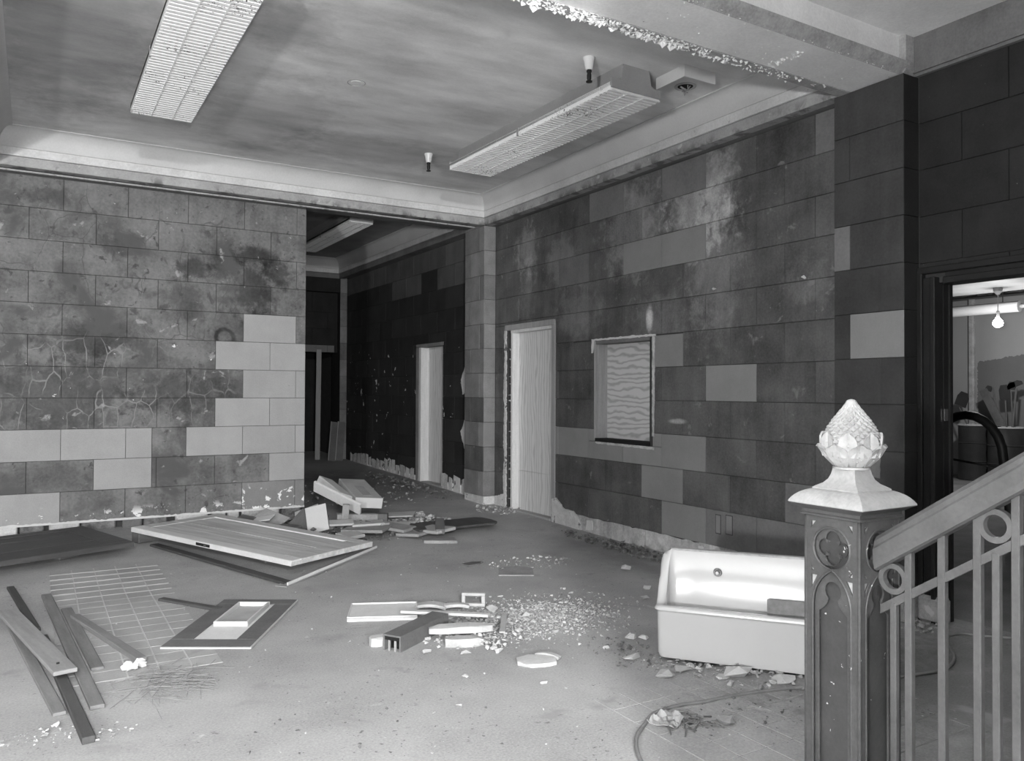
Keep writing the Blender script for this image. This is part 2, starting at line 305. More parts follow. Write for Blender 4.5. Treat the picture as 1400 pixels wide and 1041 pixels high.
def tiles(parent, axis, plane, sign, rows, joints, lim, holes, pick, thick=.03):
    """running-bond wall tiles. axis 'x'/'y' = running direction; sign = direction the face looks along the other axis.
    rows: [(z0,z1,key)], joints(key) -> sorted joint positions"""
    for (z0, z1, key) in rows:
        js = [lim[0]]+[j for j in joints(key) if lim[0]+.03 < j < lim[1]-.03]+[lim[1]]
        for a, b in zip(js[:-1], js[1:]):
            for (p0, p1, q0, q1) in cut((a, b, z0, z1), holes):
                if p1-p0 < .012 or q1-q0 < .012: continue
                g = .0017; c = .0022; pr = random.uniform(-.0012, .0012)
                hw, hh = (p1-p0)/2-g, (q1-q0)/2-g
                f = sign*(pr); k = sign*(pr-.003); bk = -sign*thick
                fr = [(-hw+c, f, -hh+c), (hw-c, f, -hh+c), (hw-c, f, hh-c), (-hw+c, f, hh-c)]
                md = [(-hw, k, -hh), (hw, k, -hh), (hw, k, hh), (-hw, k, hh)]
                bc = [(-hw, bk, -hh), (hw, bk, -hh), (hw, bk, hh), (-hw, bk, hh)]
                vs = fr+md+bc
                if axis == 'y': vs = [(v[1], v[0], v[2]) for v in vs]
                fs = [(0, 1, 2, 3)]+[(i, (i+1) % 4, 4+(i+1) % 4, 4+i) for i in range(4)]+[(4+i, 4+(i+1) % 4, 8+(i+1) % 4, 8+i) for i in range(4)]+[(11, 10, 9, 8)]
                mid = ((p0+p1)/2, (q0+q1)/2)
                mat = pick(key, mid[0], mid[1], a, b)
                loc = (mid[0], plane, mid[1]) if axis == 'x' else (plane, mid[0], mid[1])
                MB().add(vs, fs).build('wall_tile', mat, parent, loc=loc)
def floorz(y): return max(0.0, y-6.3)*.027

# ------------------------------------------------------------------ floor and ceiling
def build_floor():
    m = MB(); ys = [-3.5, 0, 2, 4, 6.3, 8.5, 11, 14.6, 15.8]
    vs = []
    for y in ys:
        for x in (-4.2, 5.13): vs.append((x, y, floorz(y)-.0))
    for y in ys:
        for x in (-4.2, 5.13): vs.append((x, y, -.15))
    n = len(ys)*2; fs = []
    for i in range(len(ys)-1):
        a = 2*i; fs += [(a, a+1, a+3, a+2), (n+a, n+a+2, n+a+3, n+a+1), (a, a+2, n+a+2, n+a), (a+1, n+a+1, n+a+3, a+3)]
    fs += [(0, n, n+1, 1), (n-2, n-1, 2*n-1, 2*n-2)]
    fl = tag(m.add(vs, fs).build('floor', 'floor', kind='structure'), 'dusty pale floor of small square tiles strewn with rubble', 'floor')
    # the two places where single tiles can be told apart: each tile its own piece
    me = {}
    def tile(x, y, s, z, mat, gp):
        key = (mat, round(s, 3))
        if key not in me:
            gx, gy = gp; h = s/2-gx; k = s/2-gy; c = .0015
            vs = [(-h+c, -k+c, 0), (h-c, -k+c, 0), (h-c, k-c, 0), (-h+c, k-c, 0), (-h, -k, -.003), (h, -k, -.003), (h, k, -.003), (-h, k, -.003)]
            mm = MB().add(vs, [(0, 1, 2, 3)]+[(i, (i+1) % 4, 4+(i+1) % 4, 4+i) for i in range(4)]).mesh('floor_tile'); mm.materials.append(MT[mat]); me[key] = mm
        o = bpy.data.objects.new('floor_tile', me[key]); C.objects.link(o); o.parent = fl; o.location = (x, y, z)
    s = .1545
    m2 = MB()
    for i in range(-1, 4):
        for j in range(18):
            x, y = .347+s*i, 4.55+s*j
            tile(x, y, s, floorz(y)+.0028+random.uniform(-.0004, .0004), 'floor_tile', (.003, .0014))
    m2.box(.347-1.5*s+.004, .347+3.5*s-.004, 4.55-s/2+.004, 6.3, -.01, 0.0010)
    m2.add([(.347-1.5*s+.004, 6.3, 0.0010), (.347+3.5*s-.004, 6.3, 0.0010), (.347+3.5*s-.004, 7.23, floorz(7.23)+0.0010), (.347-1.5*s+.004, 7.23, floorz(7.23)+0.0010)], [(0, 1, 2, 3)])
    m2.build('grout', 'grout', fl)
    m3 = MB()
    for i in range(9):
        for j in range(7):
            x, y = 2.36+s*i, 2.05+s*j
            tile(x, y, s, .0036+random.uniform(-.0004, .0004), 'floor', (.0016, .0016))
    m3.box(2.36-s/2, 2.36+8.5*s, 2.05-s/2, 2.05+6.5*s, -.01, .0014); m3.build('grout', 'grout_dark', fl)
    return fl
floor = build_floor()
Zc = 3.873; ZN = 3.775
ceiling = structure('ceiling', [(-4.2, 5.13, 3.4, 9.0, Zc, Zc+.15)], 'ceil', 'smudged grey painted ceiling with darker streaks and zones')
tag(MB().box(-4.2, 5.13, -3.5, 3.4, ZN, ZN+.15).build('ceiling_near', 'beam', kind='structure'), 'plain pale ceiling on the near side of the peeling beam', 'ceiling')
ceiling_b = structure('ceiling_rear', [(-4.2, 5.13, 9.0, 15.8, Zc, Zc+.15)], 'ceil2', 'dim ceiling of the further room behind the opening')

# ------------------------------------------------------------------ right wall (plane x = 4.93, running along y)
XR = 4.93
ZK = lambda k: 1.689-.3048*k
YU = lambda u: 5.003+.2793*u
D1 = (7.355, 8.36, 0.0, 2.262)     # boarded doorway in the tiles
W1 = (5.69, 6.57, .955, 1.985)     # boarded window
wr = structure('wall_right', [(XR+.012, XR+.15, 3.05, 3.6, 0, Zc), (XR+.012, XR+.3, 3.6, 5.69, 0, Zc), (XR+.012, XR+.3, 5.69, 6.57, 0, .955), (XR+.012, XR+.3, 5.69, 6.57, 1.985, Zc),
                              (XR+.012, XR+.3, 6.57, 7.355, 0, Zc), (XR+.012, XR+.3, 7.355, 8.36, 2.262, Zc), (XR+.07, XR+.3, 8.24, 8.36, 0, 2.262), (XR+.012, XR+.3, 8.36, 9.2, 0, Zc)], 'mortar',
               'soot-darkened wall of large stone-look tiles with a boarded doorway and a boarded window')
rowsR = [(max(ZK(k+1), .165), min(ZK(k), 3.53), k) for k in range(-7, 5)]
rowsR = [r for r in rowsR if r[1]-r[0] > .02]
def jR(k):
    par = abs(k) % 2
    return sorted(YU(u) for u in range(-8, 14) if abs(u) % 2 == par)
def pickR(k, y, z, a, b):
    u = (y-5.003)/.2793
    cl = {-1: (1, 2.4), 0: (-2, 0), 2: (0, 8.4), 3: (1, 3), 4: (-4, 2), -4: (0, 4)}
    md = {-4: (5.6, 8), 3: (-5, -3), -6: (-.2, 2.2), 1: (-9, -9)}
    if k in cl and cl[k][0] < u < cl[k][1]: return 'R_clean' if not (k == 4 and u < -.1) else 'R_mid'
    if k == -6 and (4.2 < u < 5.8 or u < -4): return 'R_mid'
    if k in md and md[k][0] < u < md[k][1]: return 'R_mid'
    return 'R_stained'
tiles(wr, 'y', XR, -1, rowsR, jR, (3.6, 8.63), [D1, W1], pickR)
# base strip where the skirting has been torn off: separate rough stones
y = 3.62
while y < 7.3:
    l = min(random.uniform(.28, .5), 7.33-y)
    m = MB(); n = 5
    top = [.165+random.uniform(-.012, .012) for _ in range(n+1)]
    vs = []; fs = []
    for i in range(n+1):
        yy = y+.004+(l-.008)*i/n
        vs += [(XR+.004+random.uniform(-.004, .006), yy, 0), (XR+.004+random.uniform(-.004, .006), yy, top[i]*.55), (XR+.006, yy, top[i]), (XR+.04, yy, top[i]), (XR+.04, yy, 0)]
    for i in range(n):
        a = 5*i; b = a+5
        for q in range(4): fs.append((a+q, a+q+1, b+q+1, b+q))
    fs += [(0, 1, 2, 3, 4), tuple(5*n+q for q in (4, 3, 2, 1, 0))]
    m.add(vs, fs).build('base_stone', 'base_old', wr); y += l
def patch(parent, name, plane, axis, outline, th, mat, jitter=.006):
    """a thin ragged plate lying on a wall: outline in (run, z)"""
    pts = []
    for i in range(len(outline)):
        a = Vector(outline[i]); b = Vector(outline[(i+1) % len(outline)])
        k = max(2, int((b-a).length/.025))
        for j in range(k): pts.append(a.lerp(b, j/k)+Vector((random.uniform(-jitter, jitter), random.uniform(-jitter, jitter))))
    n = len(pts)
    def P3(p, d): return (plane+d, p.x, p.y) if axis == 'y' else (p.x, plane+d, p.y)
    vs = [P3(p, -th) for p in pts]+[P3(p, .008) for p in pts]
    return MB().add(vs, [tuple(range(n)), tuple(range(n, 2*n))[::-1]]+[(i, (i+1) % n, n+(i+1) % n, n+i) for i in range(n)]).build(name, mat, parent)
patch(wr, 'plaster_patch', XR, 'y', [(7.33, .01), (7.34, .27), (7.26, .30), (7.12, .2), (6.92, .19), (6.83, .1), (6.80, .01)], .02, 'salts')
patch(wr, 'plaster_patch', XR, 'y', [(6.72, .03), (6.7, .13), (6.62, .14), (6.6, .04)], .006, 'white_plaster')
for (ya, yb, za, zb, mt) in [(4.83, 4.88, .28, .43, 'R_clean'), (4.70, 4.765, .29, .44, 'R_clean')]:   # two blanked outlet plates
    MB().box(XR-.006, XR+.01, ya, yb, za, zb, ch=.003).build('blank_outlet_plate', mt, wr)
    MB().box(XR-.002, XR+.01, ya-.006, yb+.006, za-.006, zb+.006).build('outlet_gap', 'mortar', wr)
# conduit stub lumps on the wall
for (yy, zz) in [(4.9, 2.31), (3.98, 2.30)]:
    MB().rock((XR-.005, yy, zz), .015, .03, .02).build('plaster_blob', 'white_plaster', wr)

# pillars: the corner pillar by the opening and the pillar under the peeling beam
def pillar(name, y0, y1, ztop, pickf, label, jl, base_mat):
    X0 = 4.765
    p = structure(name, [(X0+.014, XR+.05, y0+.014, y1, 0, ztop)], 'mortar', label)
    rows = [(max(ZK(k+1), .165), min(ZK(k), ztop), k) for k in range(-7, 5)]
    rows = [r for r in rows if r[1]-r[0] > .02]
    tiles(p, 'y', X0, -1, rows, jl, (y0, y1), [], lambda k, y, z, a, b: pickf(k, y, z, 0), .012)
    tiles(p, 'x', y0, -1, rows, lambda k: [], (X0+.001, XR-.002), [], lambda k, x, z, a, b: pickf(k, x, z, 1), .012)
    m = MB().box(X0+.002, X0+.02, y0+.004, y1-.004, 0, .163, ch=.004); m.build('base_stone', base_mat, p)
    m = MB().box(X0+.004, XR-.004, y0+.002, y0+.02, 0, .163, ch=.004); m.build('base_stone', base_mat, p)
    return p
p1 = pillar('pillar', 8.63, 9.14, 3.545, lambda k, a, z, s: ('R_clean' if k == 2 and s else 'pier') if s or k not in (1, 3) else 'R_stained', 'corner pillar of tiles between the opening and the boarded doorway',
            lambda k: [8.75] if k % 2 == 0 else [8.98], 'salts')
p2 = pillar('pillar', 3.08, 3.60, 3.52, lambda k, a, z, s: 'near' if s else ('R_clean' if k == -1 and a < 3.47 else 'R_mid' if (k in (-3,) and a > 3.47) or (k == 3 and a < 3.36) else 'pier_dark'),  # doorway-side face takes darker tile, its shade painted into the colour
            'tiled pillar under the peeling ceiling beam with one clean pale tile', lambda k: [3.475] if k % 2 else [3.475, 3.24], 'base_old')
patch(p2, 'bare_patch', 4.765, 'y', [(3.36, .9), (3.36, 1.06), (3.25, 1.06), (3.25, .9)], .004, 'R_mid')

# right wall of the further room, and its end wall
wr2 = structure('wall_right_rear', [(XR+.012, XR+.3, 9.14, 10.12, 0, Zc), (XR+.012, XR+.3, 10.12, 10.95, 2.13, Zc), (XR+.012, XR+.3, 10.95, 15.8, 0, Zc)], 'mortar',
                'black soot-covered tiled wall of the further room with a narrow boarded doorway')
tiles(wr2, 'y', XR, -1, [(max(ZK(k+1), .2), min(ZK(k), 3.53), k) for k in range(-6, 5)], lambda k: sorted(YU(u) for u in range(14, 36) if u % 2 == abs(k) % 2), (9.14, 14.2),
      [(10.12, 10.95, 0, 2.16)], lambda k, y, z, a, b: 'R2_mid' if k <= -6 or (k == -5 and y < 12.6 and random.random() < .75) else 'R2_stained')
for (y0, y1) in [(9.2, 10.05), (11.05, 13.9)]:
    y = y0
    while y < y1-.1:
        l = random.uniform(.12, .24); h = random.uniform(.16, .26)
        MB().hull([(XR-.0+random.uniform(-.01, .015)*(a == 0), yy, zz) for a in (0, .04) for yy in (y+random.uniform(0, .02), y+l*.5, y+l-random.uniform(.01, .03)) for zz in (floorz(y)+random.uniform(-.01, .01), floorz(y)+h*random.uniform(.7, 1))] +
                   [(XR+.04, y, floorz(y)), (XR+.04, y+l, floorz(y)+h*.8)]).build('base_stone', 'salts' if random.random() < .7 else 'base_old', wr2)
        y += l
patch(wr2, 'plaster_patch', XR, 'y', [(9.16, 1.92), (9.4, 1.85), (9.55, 1.62), (9.5, 1.42), (9.3, 1.5), (9.16, 1.62)], .008, 'card_pale')
patch(wr2, 'plaster_patch', XR, 'y', [(9.16, 1.28), (9.32, 1.3), (9.5, .98), (9.56, .92), (9.45, .72), (9.38, .5), (9.3, .42), (9.36, .75), (9.2, .86)], .008, 'card_pale')
d2 = structure('door_2', [], 'lumber', 'narrow doorway in the soot-black wall closed with raw plywood') if False else tag(empty('door_2', kind='structure'), 'narrow doorway in the soot-black wall closed with raw plywood', 'door')
MB().box(XR+.13, XR+.15, 10.13, 10.86, floorz(10)+.01, 2.11).build('plywood_panel', 'ply_door', d2)
MB().box(XR-.0, XR+.15, 10.86, 10.93, floorz(10), 2.11, ch=.003).build('jamb', 'lumber', d2)
MB().box(XR-.004, XR+.02, 10.93, 11.03, floorz(10), 2.13, ch=.003).build('casing', 'pier', d2)
MB().box(XR-.004, XR+.14, 10.1, 11.03, 2.11, 2.16, ch=.003).build('header', 'pier', d2)
MB().box(XR-.01, XR+.14, 10.1, 10.95, floorz(10), floorz(10)+.03).build('threshold', 'lumber_grey', d2)

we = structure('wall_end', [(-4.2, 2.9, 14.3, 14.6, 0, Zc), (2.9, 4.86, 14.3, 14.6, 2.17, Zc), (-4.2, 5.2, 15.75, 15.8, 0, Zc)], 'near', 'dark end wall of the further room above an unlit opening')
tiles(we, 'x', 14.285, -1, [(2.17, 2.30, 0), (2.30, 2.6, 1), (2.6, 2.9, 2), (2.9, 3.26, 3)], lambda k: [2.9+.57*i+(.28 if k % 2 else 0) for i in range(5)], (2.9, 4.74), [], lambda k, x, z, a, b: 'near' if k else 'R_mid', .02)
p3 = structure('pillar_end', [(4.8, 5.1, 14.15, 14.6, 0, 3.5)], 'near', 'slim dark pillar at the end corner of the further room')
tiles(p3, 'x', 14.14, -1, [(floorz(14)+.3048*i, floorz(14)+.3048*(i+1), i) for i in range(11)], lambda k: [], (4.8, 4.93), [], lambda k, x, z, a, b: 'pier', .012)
# (its cornice is built with the other mouldings below)

# ------------------------------------------------------------------ back-left partition wall (plane y = 8.909)
XE = 2.622
wl = structure('wall_back', [(-4.2, XE-.003, Yb+.014, Yb+.16, .155, 3.535), (-4.2, XE-.02, Yb+.09, Yb+.15, 0, .155)], 'mortar', 'stained partition wall of large tiles, pale clean tiles stepped up its free end')
ZL = lambda k: 3.2066-.3048*k
XU = lambda u: .2288+.2857*u
rowsL = [(max(ZL(k+1), .157), min(ZL(k), 3.535), k) for k in range(-2, 10)]; rowsL = [r for r in rowsL if r[1]-r[0] > .03]
def pickL(k, x, z, a, b):
    u = (x-.2288)/.2857
    cl = {3: (6, 8), 4: (5, 9), 5: (6, 9), 6: (5, 9), 7: (4, 9), 8: (7, 9)}
    if k in cl and cl[k][0] < u < cl[k][1]: return 'L_clean'
    if k == 7 and u < 2.9 or k == 8 and 1 < u < 2.9: return 'L_clean'
    if k == 9 and (u > 6): return 'L_mid'
    if k == 9 and u < 0: return 'L_clean'
    return 'L_stained'
def jL(k):
    js = [XU(u) for u in range(-14, 9) if abs(u) % 2 == (abs(k) % 2 if k > -1 else (abs(k)+1) % 2)]
    js = [XU(u) for u in range(-14, 9) if (u+k+1) % 2 == 0]
    if k in (7, 8): js = sorted(set(js) | {XU(2.85)})
    return sorted(js)
tiles(wl, 'x', Yb, -1, rowsL, jL, (-2.5, XE), [], pickL)
tiles(wl, 'y', XE, 1, rowsL, lambda k: [], (Yb+.004, Yb+.16), [], lambda k, x, z, a, b: 'L_stained', .012)
tag(MB().box(-2.5, 4.765, Yb-.03, Yb+.004, 3.532, 3.546).build('trim_1', 'fascia', kind='structure'), 'thin pale strip along the underside of the beam over the partition', 'trim')
# cavity under the partition: clay blocks and salts where the base was torn out
bx = [(.78, .96, 'slab_dark'), (.98, 1.2, 'rubble_dark'), (1.28, 1.6, 'salts'), (1.645, 1.78, 'salts'), (1.8, 1.92, 'salts'), (1.95, 2.2, 'base_old'), (2.22, 2.35, 'base_old'), (2.38, 2.59, 'rubble_dark'), (-.3, -.12, 'salts'), (-.1, .1, 'rubble_dark'), (.14, .4, 'base_old'), (.42, .72, 'rubble_dark')]
for (a, b, mt) in bx:
    h = random.uniform(.125, .15) if mt == 'salts' else random.uniform(.09, .14)
    z0 = floorz(8.9)
    MB().box(a, b, Yb+.012+random.uniform(0, .02), Yb+.09, .0, z0+h, ch=.012).build('base_block', mt, wl)
m = MB()      # ragged bright plaster lip along the bottom of the tiles
n = 160
vs = []
for i in range(n+1):
    x = -.5+(XE+.5)*i/n; e = .012*mnoise.noise((x*9, 3, 0))+.01*mnoise.noise((x*31, 5, 0))
    vs += [(x, Yb-.004, .15+abs(e)*.4), (x, Yb-.004, .172+e), (x, Yb+.02, .172+e), (x, Yb+.02, .15)]
fs = []
for i in range(n):
    a = 4*i; b = a+4
    fs += [(a, a+1, b+1, b), (a+1, a+2, b+2, b+1), (a+3, a, b, b+3)]
m.add(vs, fs).build('plaster_lip', 'white_plaster', wl)

# ------------------------------------------------------------------ ceiling mouldings and beams
def cornice(name, a, b, out, label, proj=.127, wall=0.0, zb=3.52, dark=.1, mat2='fascia_low'):
    """a,b: end points on the wall line (x,y); out: unit vector into the room. cove on top, two fascias below; mitred by extension points"""
    out = Vector((out[0], out[1], 0)); a = Vector((a[0], a[1], 0)); b = Vector((b[0], b[1], 0)); dirn = (b-a).normalized()
    root = tag(empty(name, kind='structure'), label, 'trim')
    def strip(nm, prof, mat):
        # prof: list of (offset, z); mitre: each end shifts with offset
        vs = []; n = len(prof)
        for (o, z) in prof: p = a+out*o+dirn*(o*mi[0]); vs.append((p.x, p.y, z))
        for (o, z) in prof: p = b+out*o-dirn*(o*mi[1]); vs.append((p.x, p.y, z))
        fs = [(i, (i+1) % n, n+(i+1) % n, n+i) for i in range(n)]+[tuple(range(n)), tuple(range(n, 2*n))[::-1]]
        MB().add(vs, fs).build(nm, mat, root, smooth=25)
    mi = cornice.mitre
    z1 = 3.715
    cove = [(-.02, 3.69), (.02, 3.69)]+[(.022+(proj-.022-.012)*(1-math.cos(t)), 3.69+(Zc-.012-3.69)*math.sin(t)) for t in [i*math.pi/2/10 for i in range(11)]]+[(proj, Zc-.012), (proj, Zc-.001), (-.02, Zc-.001)]
    strip('cove', cove, 'cornice')
    strip('fascia', [(-.02, 3.61), (.018, 3.61), (.022, 3.615), (.022, 3.685), (.015, 3.69), (-.02, 3.69)], 'fascia')
    strip('fascia', [(-.1, zb), (0, zb), (.004, zb+.01), (.004, 3.605), (-.02, 3.61), (-.1, 3.61)], mat2)
    return root
cornice.mitre = (1, 1)
cornice('trim_2', (-.32, 8.63), (4.765, 8.63), (0, -1), 'broad plaster cove along the beam over the partition')
cornice.mitre = (1, 0)
cornice('trim_3', (4.765, 8.63), (4.765, 3.56), (-1, 0), 'broad plaster cove along the right wall under the ceiling')
MB().box(4.768, XR+.03, 3.6, 8.63, 3.521, Zc).build('fascia_core', 'fascia_dark', bpy.data.objects['trim_3'])
cornice.mitre = (1, 1)
cornice('trim_4', (-.32, 3.56), (-.32, 8.63), (1, 0), 'plaster cove along the left ceiling beam')
tag(MB().box(-.75, -.323, -1, 8.6, 3.52, Zc).build('trim_8', 'fascia', kind='structure'), 'boxed ceiling beam at the left edge', 'trim')
tag(MB().box(-4.2, 4.95, 8.634, 9.14, 3.545, Zc).build('trim_5', 'fascia_dark', kind='structure'), 'boxed beam above the partition and the opening', 'trim')
cornice.mitre = (0, 1)
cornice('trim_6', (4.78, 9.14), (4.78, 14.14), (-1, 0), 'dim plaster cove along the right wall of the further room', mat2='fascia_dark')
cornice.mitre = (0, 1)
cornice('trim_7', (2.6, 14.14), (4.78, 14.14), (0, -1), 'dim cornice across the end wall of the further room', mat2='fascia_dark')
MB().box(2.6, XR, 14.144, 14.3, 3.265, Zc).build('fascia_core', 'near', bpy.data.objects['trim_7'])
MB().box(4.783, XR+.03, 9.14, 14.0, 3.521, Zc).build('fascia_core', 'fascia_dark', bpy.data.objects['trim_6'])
# peeling beam across the room
bm_ = tag(MB().box(-1.1, 4.93, 3.12, 3.56, 3.522, Zc).build('trim_9', 'beam', kind='structure'), 'deep ceiling beam crossing the room with paint peeling off its edges', 'trim')
MB().sweep([(0, 0, 0), (0, -.05, .05), (0, -.05, .075), (0, 0, .08)], (-1.1, 3.12, 3.522), (4.86, 3.12, 3.522)).build('edge_bead', 'beam_edge', bm_)
MB().box(-1.1, 4.9, 3.475, 3.562, 3.514, 3.524).build('edge_bead', 'beam_edge', bm_)
MB().box(4.78, 4.93, 3.085, 3.17, 3.53, 3.80, ch=.02).build('corner_bead', 'beam_edge', bm_)
m = MB()
def flakes(m, n, x0, x1, y0, y1, z, s, dens):
    k = 0
    while k < n:
        x = random.uniform(x0, x1)
        if random.random() > dens(x): k += .2; continue
        k += 1
        yy = random.uniform(y0, y1); a = random.uniform(0, 6.28); L = s*random.uniform(.4, 1.3)
        hang = random.uniform(.1, .9)*L
        c = Vector((x, yy, z))
        p = [c, c+Vector((math.cos(a)*L, math.sin(a)*L*.6, -hang*.3)), c+Vector((math.cos(a+1)*L*.8, math.sin(a+1)*L*.6, -hang)), c+Vector((math.cos(a+1.7)*L*.6, math.sin(a+1.7)*L*.5, -.002))]
        q = [v+Vector((0, 0, .002)) for v in p]
        m.add(p+q, [(0, 1, 2, 3), (7, 6, 5, 4), (0, 4, 5, 1), (1, 5, 6, 2), (2, 6, 7, 3), (3, 7, 4, 0)])
flakes(m, 700, 1.9, 4.6, 3.47, 3.565, 3.513, .019, lambda x: max(.12, min(1, (4.5-x)/1.7)))
flakes(m, 60, 1.9, 3.3, 3.5, 3.565, 3.513, .036, lambda x: 1)
flakes(m, 110, 2.4, 4.7, 3.09, 3.15, 3.525, .009, lambda x: .6)
flakes(m, 60, 2.4, 4.7, 3.2, 3.45, 3.521, .008, lambda x: .6)
flakes(m, 40, 3.92, 4.0, 3.22, 3.46, 3.521, .016, lambda x: 1)
m.build('peeling_paint', 'flake', bm_, kind='stuff')

# ------------------------------------------------------------------ near right wall with the dark framed doorway
DN = (1.5, 3.074, 0, 2.262)
wn = structure('wall_near', [(XR+.012, XR+.14, -3.5, 1.7, 0, Zc), (XR+.012, XR+.14, 1.7, 2.96, 2.165, Zc), (XR+.012, XR+.14, 2.96, 3.08, 0, Zc)], 'mortar', 'dark tiled wall around the framed doorway beside the stair')
tiles(wn, 'y', XR, -1, [(2.26, 2.299, -2), (2.299, 2.603, -3), (2.603, 2.908, -4), (2.908, 3.213, -5), (3.213, 3.54, -6)], lambda k: sorted(3.08-.2793*u for u in range(0, 12) if u % 2 == abs(k) % 2), (.5, 3.08), [], lambda k, y, z, a, b: 'near')
tiles(wn, 'y', XR, -1, [(.165+.3048*i, .47+.3048*i, i) for i in range(7)], lambda k: [], (3.0, 3.08), [DN], lambda k, y, z, a, b: 'near')
tag(MB().box(4.885, XR+.02, -1, 3.12, 3.54, 3.795).box(4.9, XR+.02, -1, 3.12, 3.52, 3.545).build('trim_10', 'fascia_dark', kind='structure'), 'plain frieze band above the doorway wall', 'trim')
d3 = tag(empty('door_3', kind='structure'), 'doorway with wide dark moulded frame opening to a lit workroom', 'door')
def mould(y0, y1, z0, z1, steps, nm='casing'):
    for (a, b, x) in steps: pass
for (ya, yb, xx) in [(3.045, 3.078, .035), (2.985, 3.045, .022), (2.953, 2.985, .045)]:
    MB().box(XR-xx, XR+.05, ya, yb, 0, 2.262 if ya > 3 else (2.2 if ya > 2.9 else 2.15), ch=.005).build('casing', 'trim_dark', d3)
for (za, zb, xx) in [(2.225, 2.268, .036), (2.19, 2.226, .022), (2.148, 2.192, .046)]:
    MB().box(XR-xx, XR+.05, 1.6, 3.075 if za > 2.2 else 2.9, za, zb, ch=.005).build('casing', 'trim_dark', d3)
MB().box(XR+.05, XR+.145, 2.948, 2.962, 0, 2.165).build('jamb', 'trim_dark', d3)
MB().box(XR+.05, XR+.145, 1.7, 2.962, 2.155, 2.17).build('jamb', 'trim_dark', d3)
MB().box(XR+.10, XR+.13, 2.936, 2.95, 0, 2.155).build('door_stop', 'trim_dark', d3)
MB().box(XR+.045, XR+.085, 2.940, 2.950, 1.28, 1.36, ch=.003).build('strike_plate', 'chrome', d3, label='bright metal strike plate')
MB().box(XR-.05, XR+.05, 2.9, 3.08, 0, .17, ch=.02).build('broken_base', 'base_old', d3)
# boarded doorway in the right wall
d1 = tag(empty('door_1', kind='structure'), 'tall doorway boarded up with pale plywood', 'door')
MB().box(XR+.085, XR+.105, 7.36, 8.21, .52, 2.17).build('plywood_panel', 'ply_door', d1)
MB().box(XR+.082, XR+.102, 7.36, 8.21, .05, .517).build('plywood_panel', 'ply_door', d1)
MB().box(XR-.005, XR+.11, 8.205, 8.25, .04, 2.18, ch=.004).build('jamb', 'lumber', d1, label='pale nailed jamb board')
MB().box(XR-.02, XR+.08, 7.3, 8.37, 2.2, 2.265, ch=.004).build('header', 'lumber_grey', d1)
MB().box(XR-.008, XR+.09, 7.36, 8.25, 2.165, 2.2, ch=.003).build('header', 'lumber', d1)
MB().box(XR-.012, XR+.08, 7.29, 7.362, 0.05, 2.25, ch=.004).build('casing', 'lumber_grey', d1)
MB().box(XR-.02, XR+.1, 7.36, 8.3, 0.02, .055, ch=.004).build('threshold', 'lumber_grey', d1)
MB().box(XR+.05, XR+.07, 8.25, 8.36, .05, 2.2).build('cavity', 'void', d1)
m = MB(); z = .15
while z < 2.18:
    m.rock((XR+.035, 8.30, z), .03, .06, random.uniform(.006, .016), 8); z += random.uniform(.06, .14)
m.build('mortar_key', 'base_old', d1, kind='stuff')
patch(d1, 'plaster_edge', XR-.002, 'y', [(8.40, .1), (8.41, .4), (8.38, .75), (8.41, .8), (8.38, 1.3), (8.41, 1.35), (8.385, 1.9), (8.40, 2.2), (8.36, 2.2), (8.355, 1.2), (8.35, .1)], .012, 'salts', .008)
patch(d1, 'plaster_edge', XR-.002, 'y', [(8.36, .02), (8.36, .22), (8.62, .16), (8.62, .02)], .014, 'salts', .01)
# boarded window
w1 = tag(empty('window_1', kind='structure'), 'tiled window opening boarded up with wavy-grained plywood', 'window')
MB().box(XR+.135, XR+.155, 5.71, 6.55, .975, 1.97).build('plywood_panel', 'ply_win', w1)
MB().box(XR+.02, XR+.135, 6.54, 6.56, .99, 1.965).build('side_board', 'lumber_grey', w1)
MB().box(XR-.01, XR+.135, 6.555, 6.58, .965, 1.98, ch=.004).build('casing', 'lumber_grey', w1)
MB().box(XR-.012, XR+.135, 5.69, 5.715, .96, 1.975, ch=.004).build('casing', 'trim_dark', w1)
MB().box(XR-.004, XR+.135, 5.69, 6.57, 1.945, 1.985, ch=.004).build('header', 'R_mid', w1)
MB().box(XR-.012, XR+.135, 5.70, 6.56, .955, .99, ch=.004).build('sill', 'void', w1, label='black sill strip')  # near-black strip filling the gap under the plywood
patch(w1, 'plaster_edge', XR-.003, 'y', [(5.64, 1.98), (5.64, 2.0), (6.0, 2.005), (6.62, 2.0), (6.625, 1.86), (6.6, 1.86), (6.58, 1.985)], .006, 'white_plaster', .004)
patch(w1, 'plaster_edge', XR-.003, 'y', [(5.66, 1.05), (5.655, 1.98), (5.685, 1.98), (5.685, 1.05)], .004, 'base_old', .004)
patch(w1, 'plaster_edge', XR-.003, 'y', [(5.66, .925), (5.66, .95), (6.55, .955), (6.55, .935)], .005, 'base_old', .004)

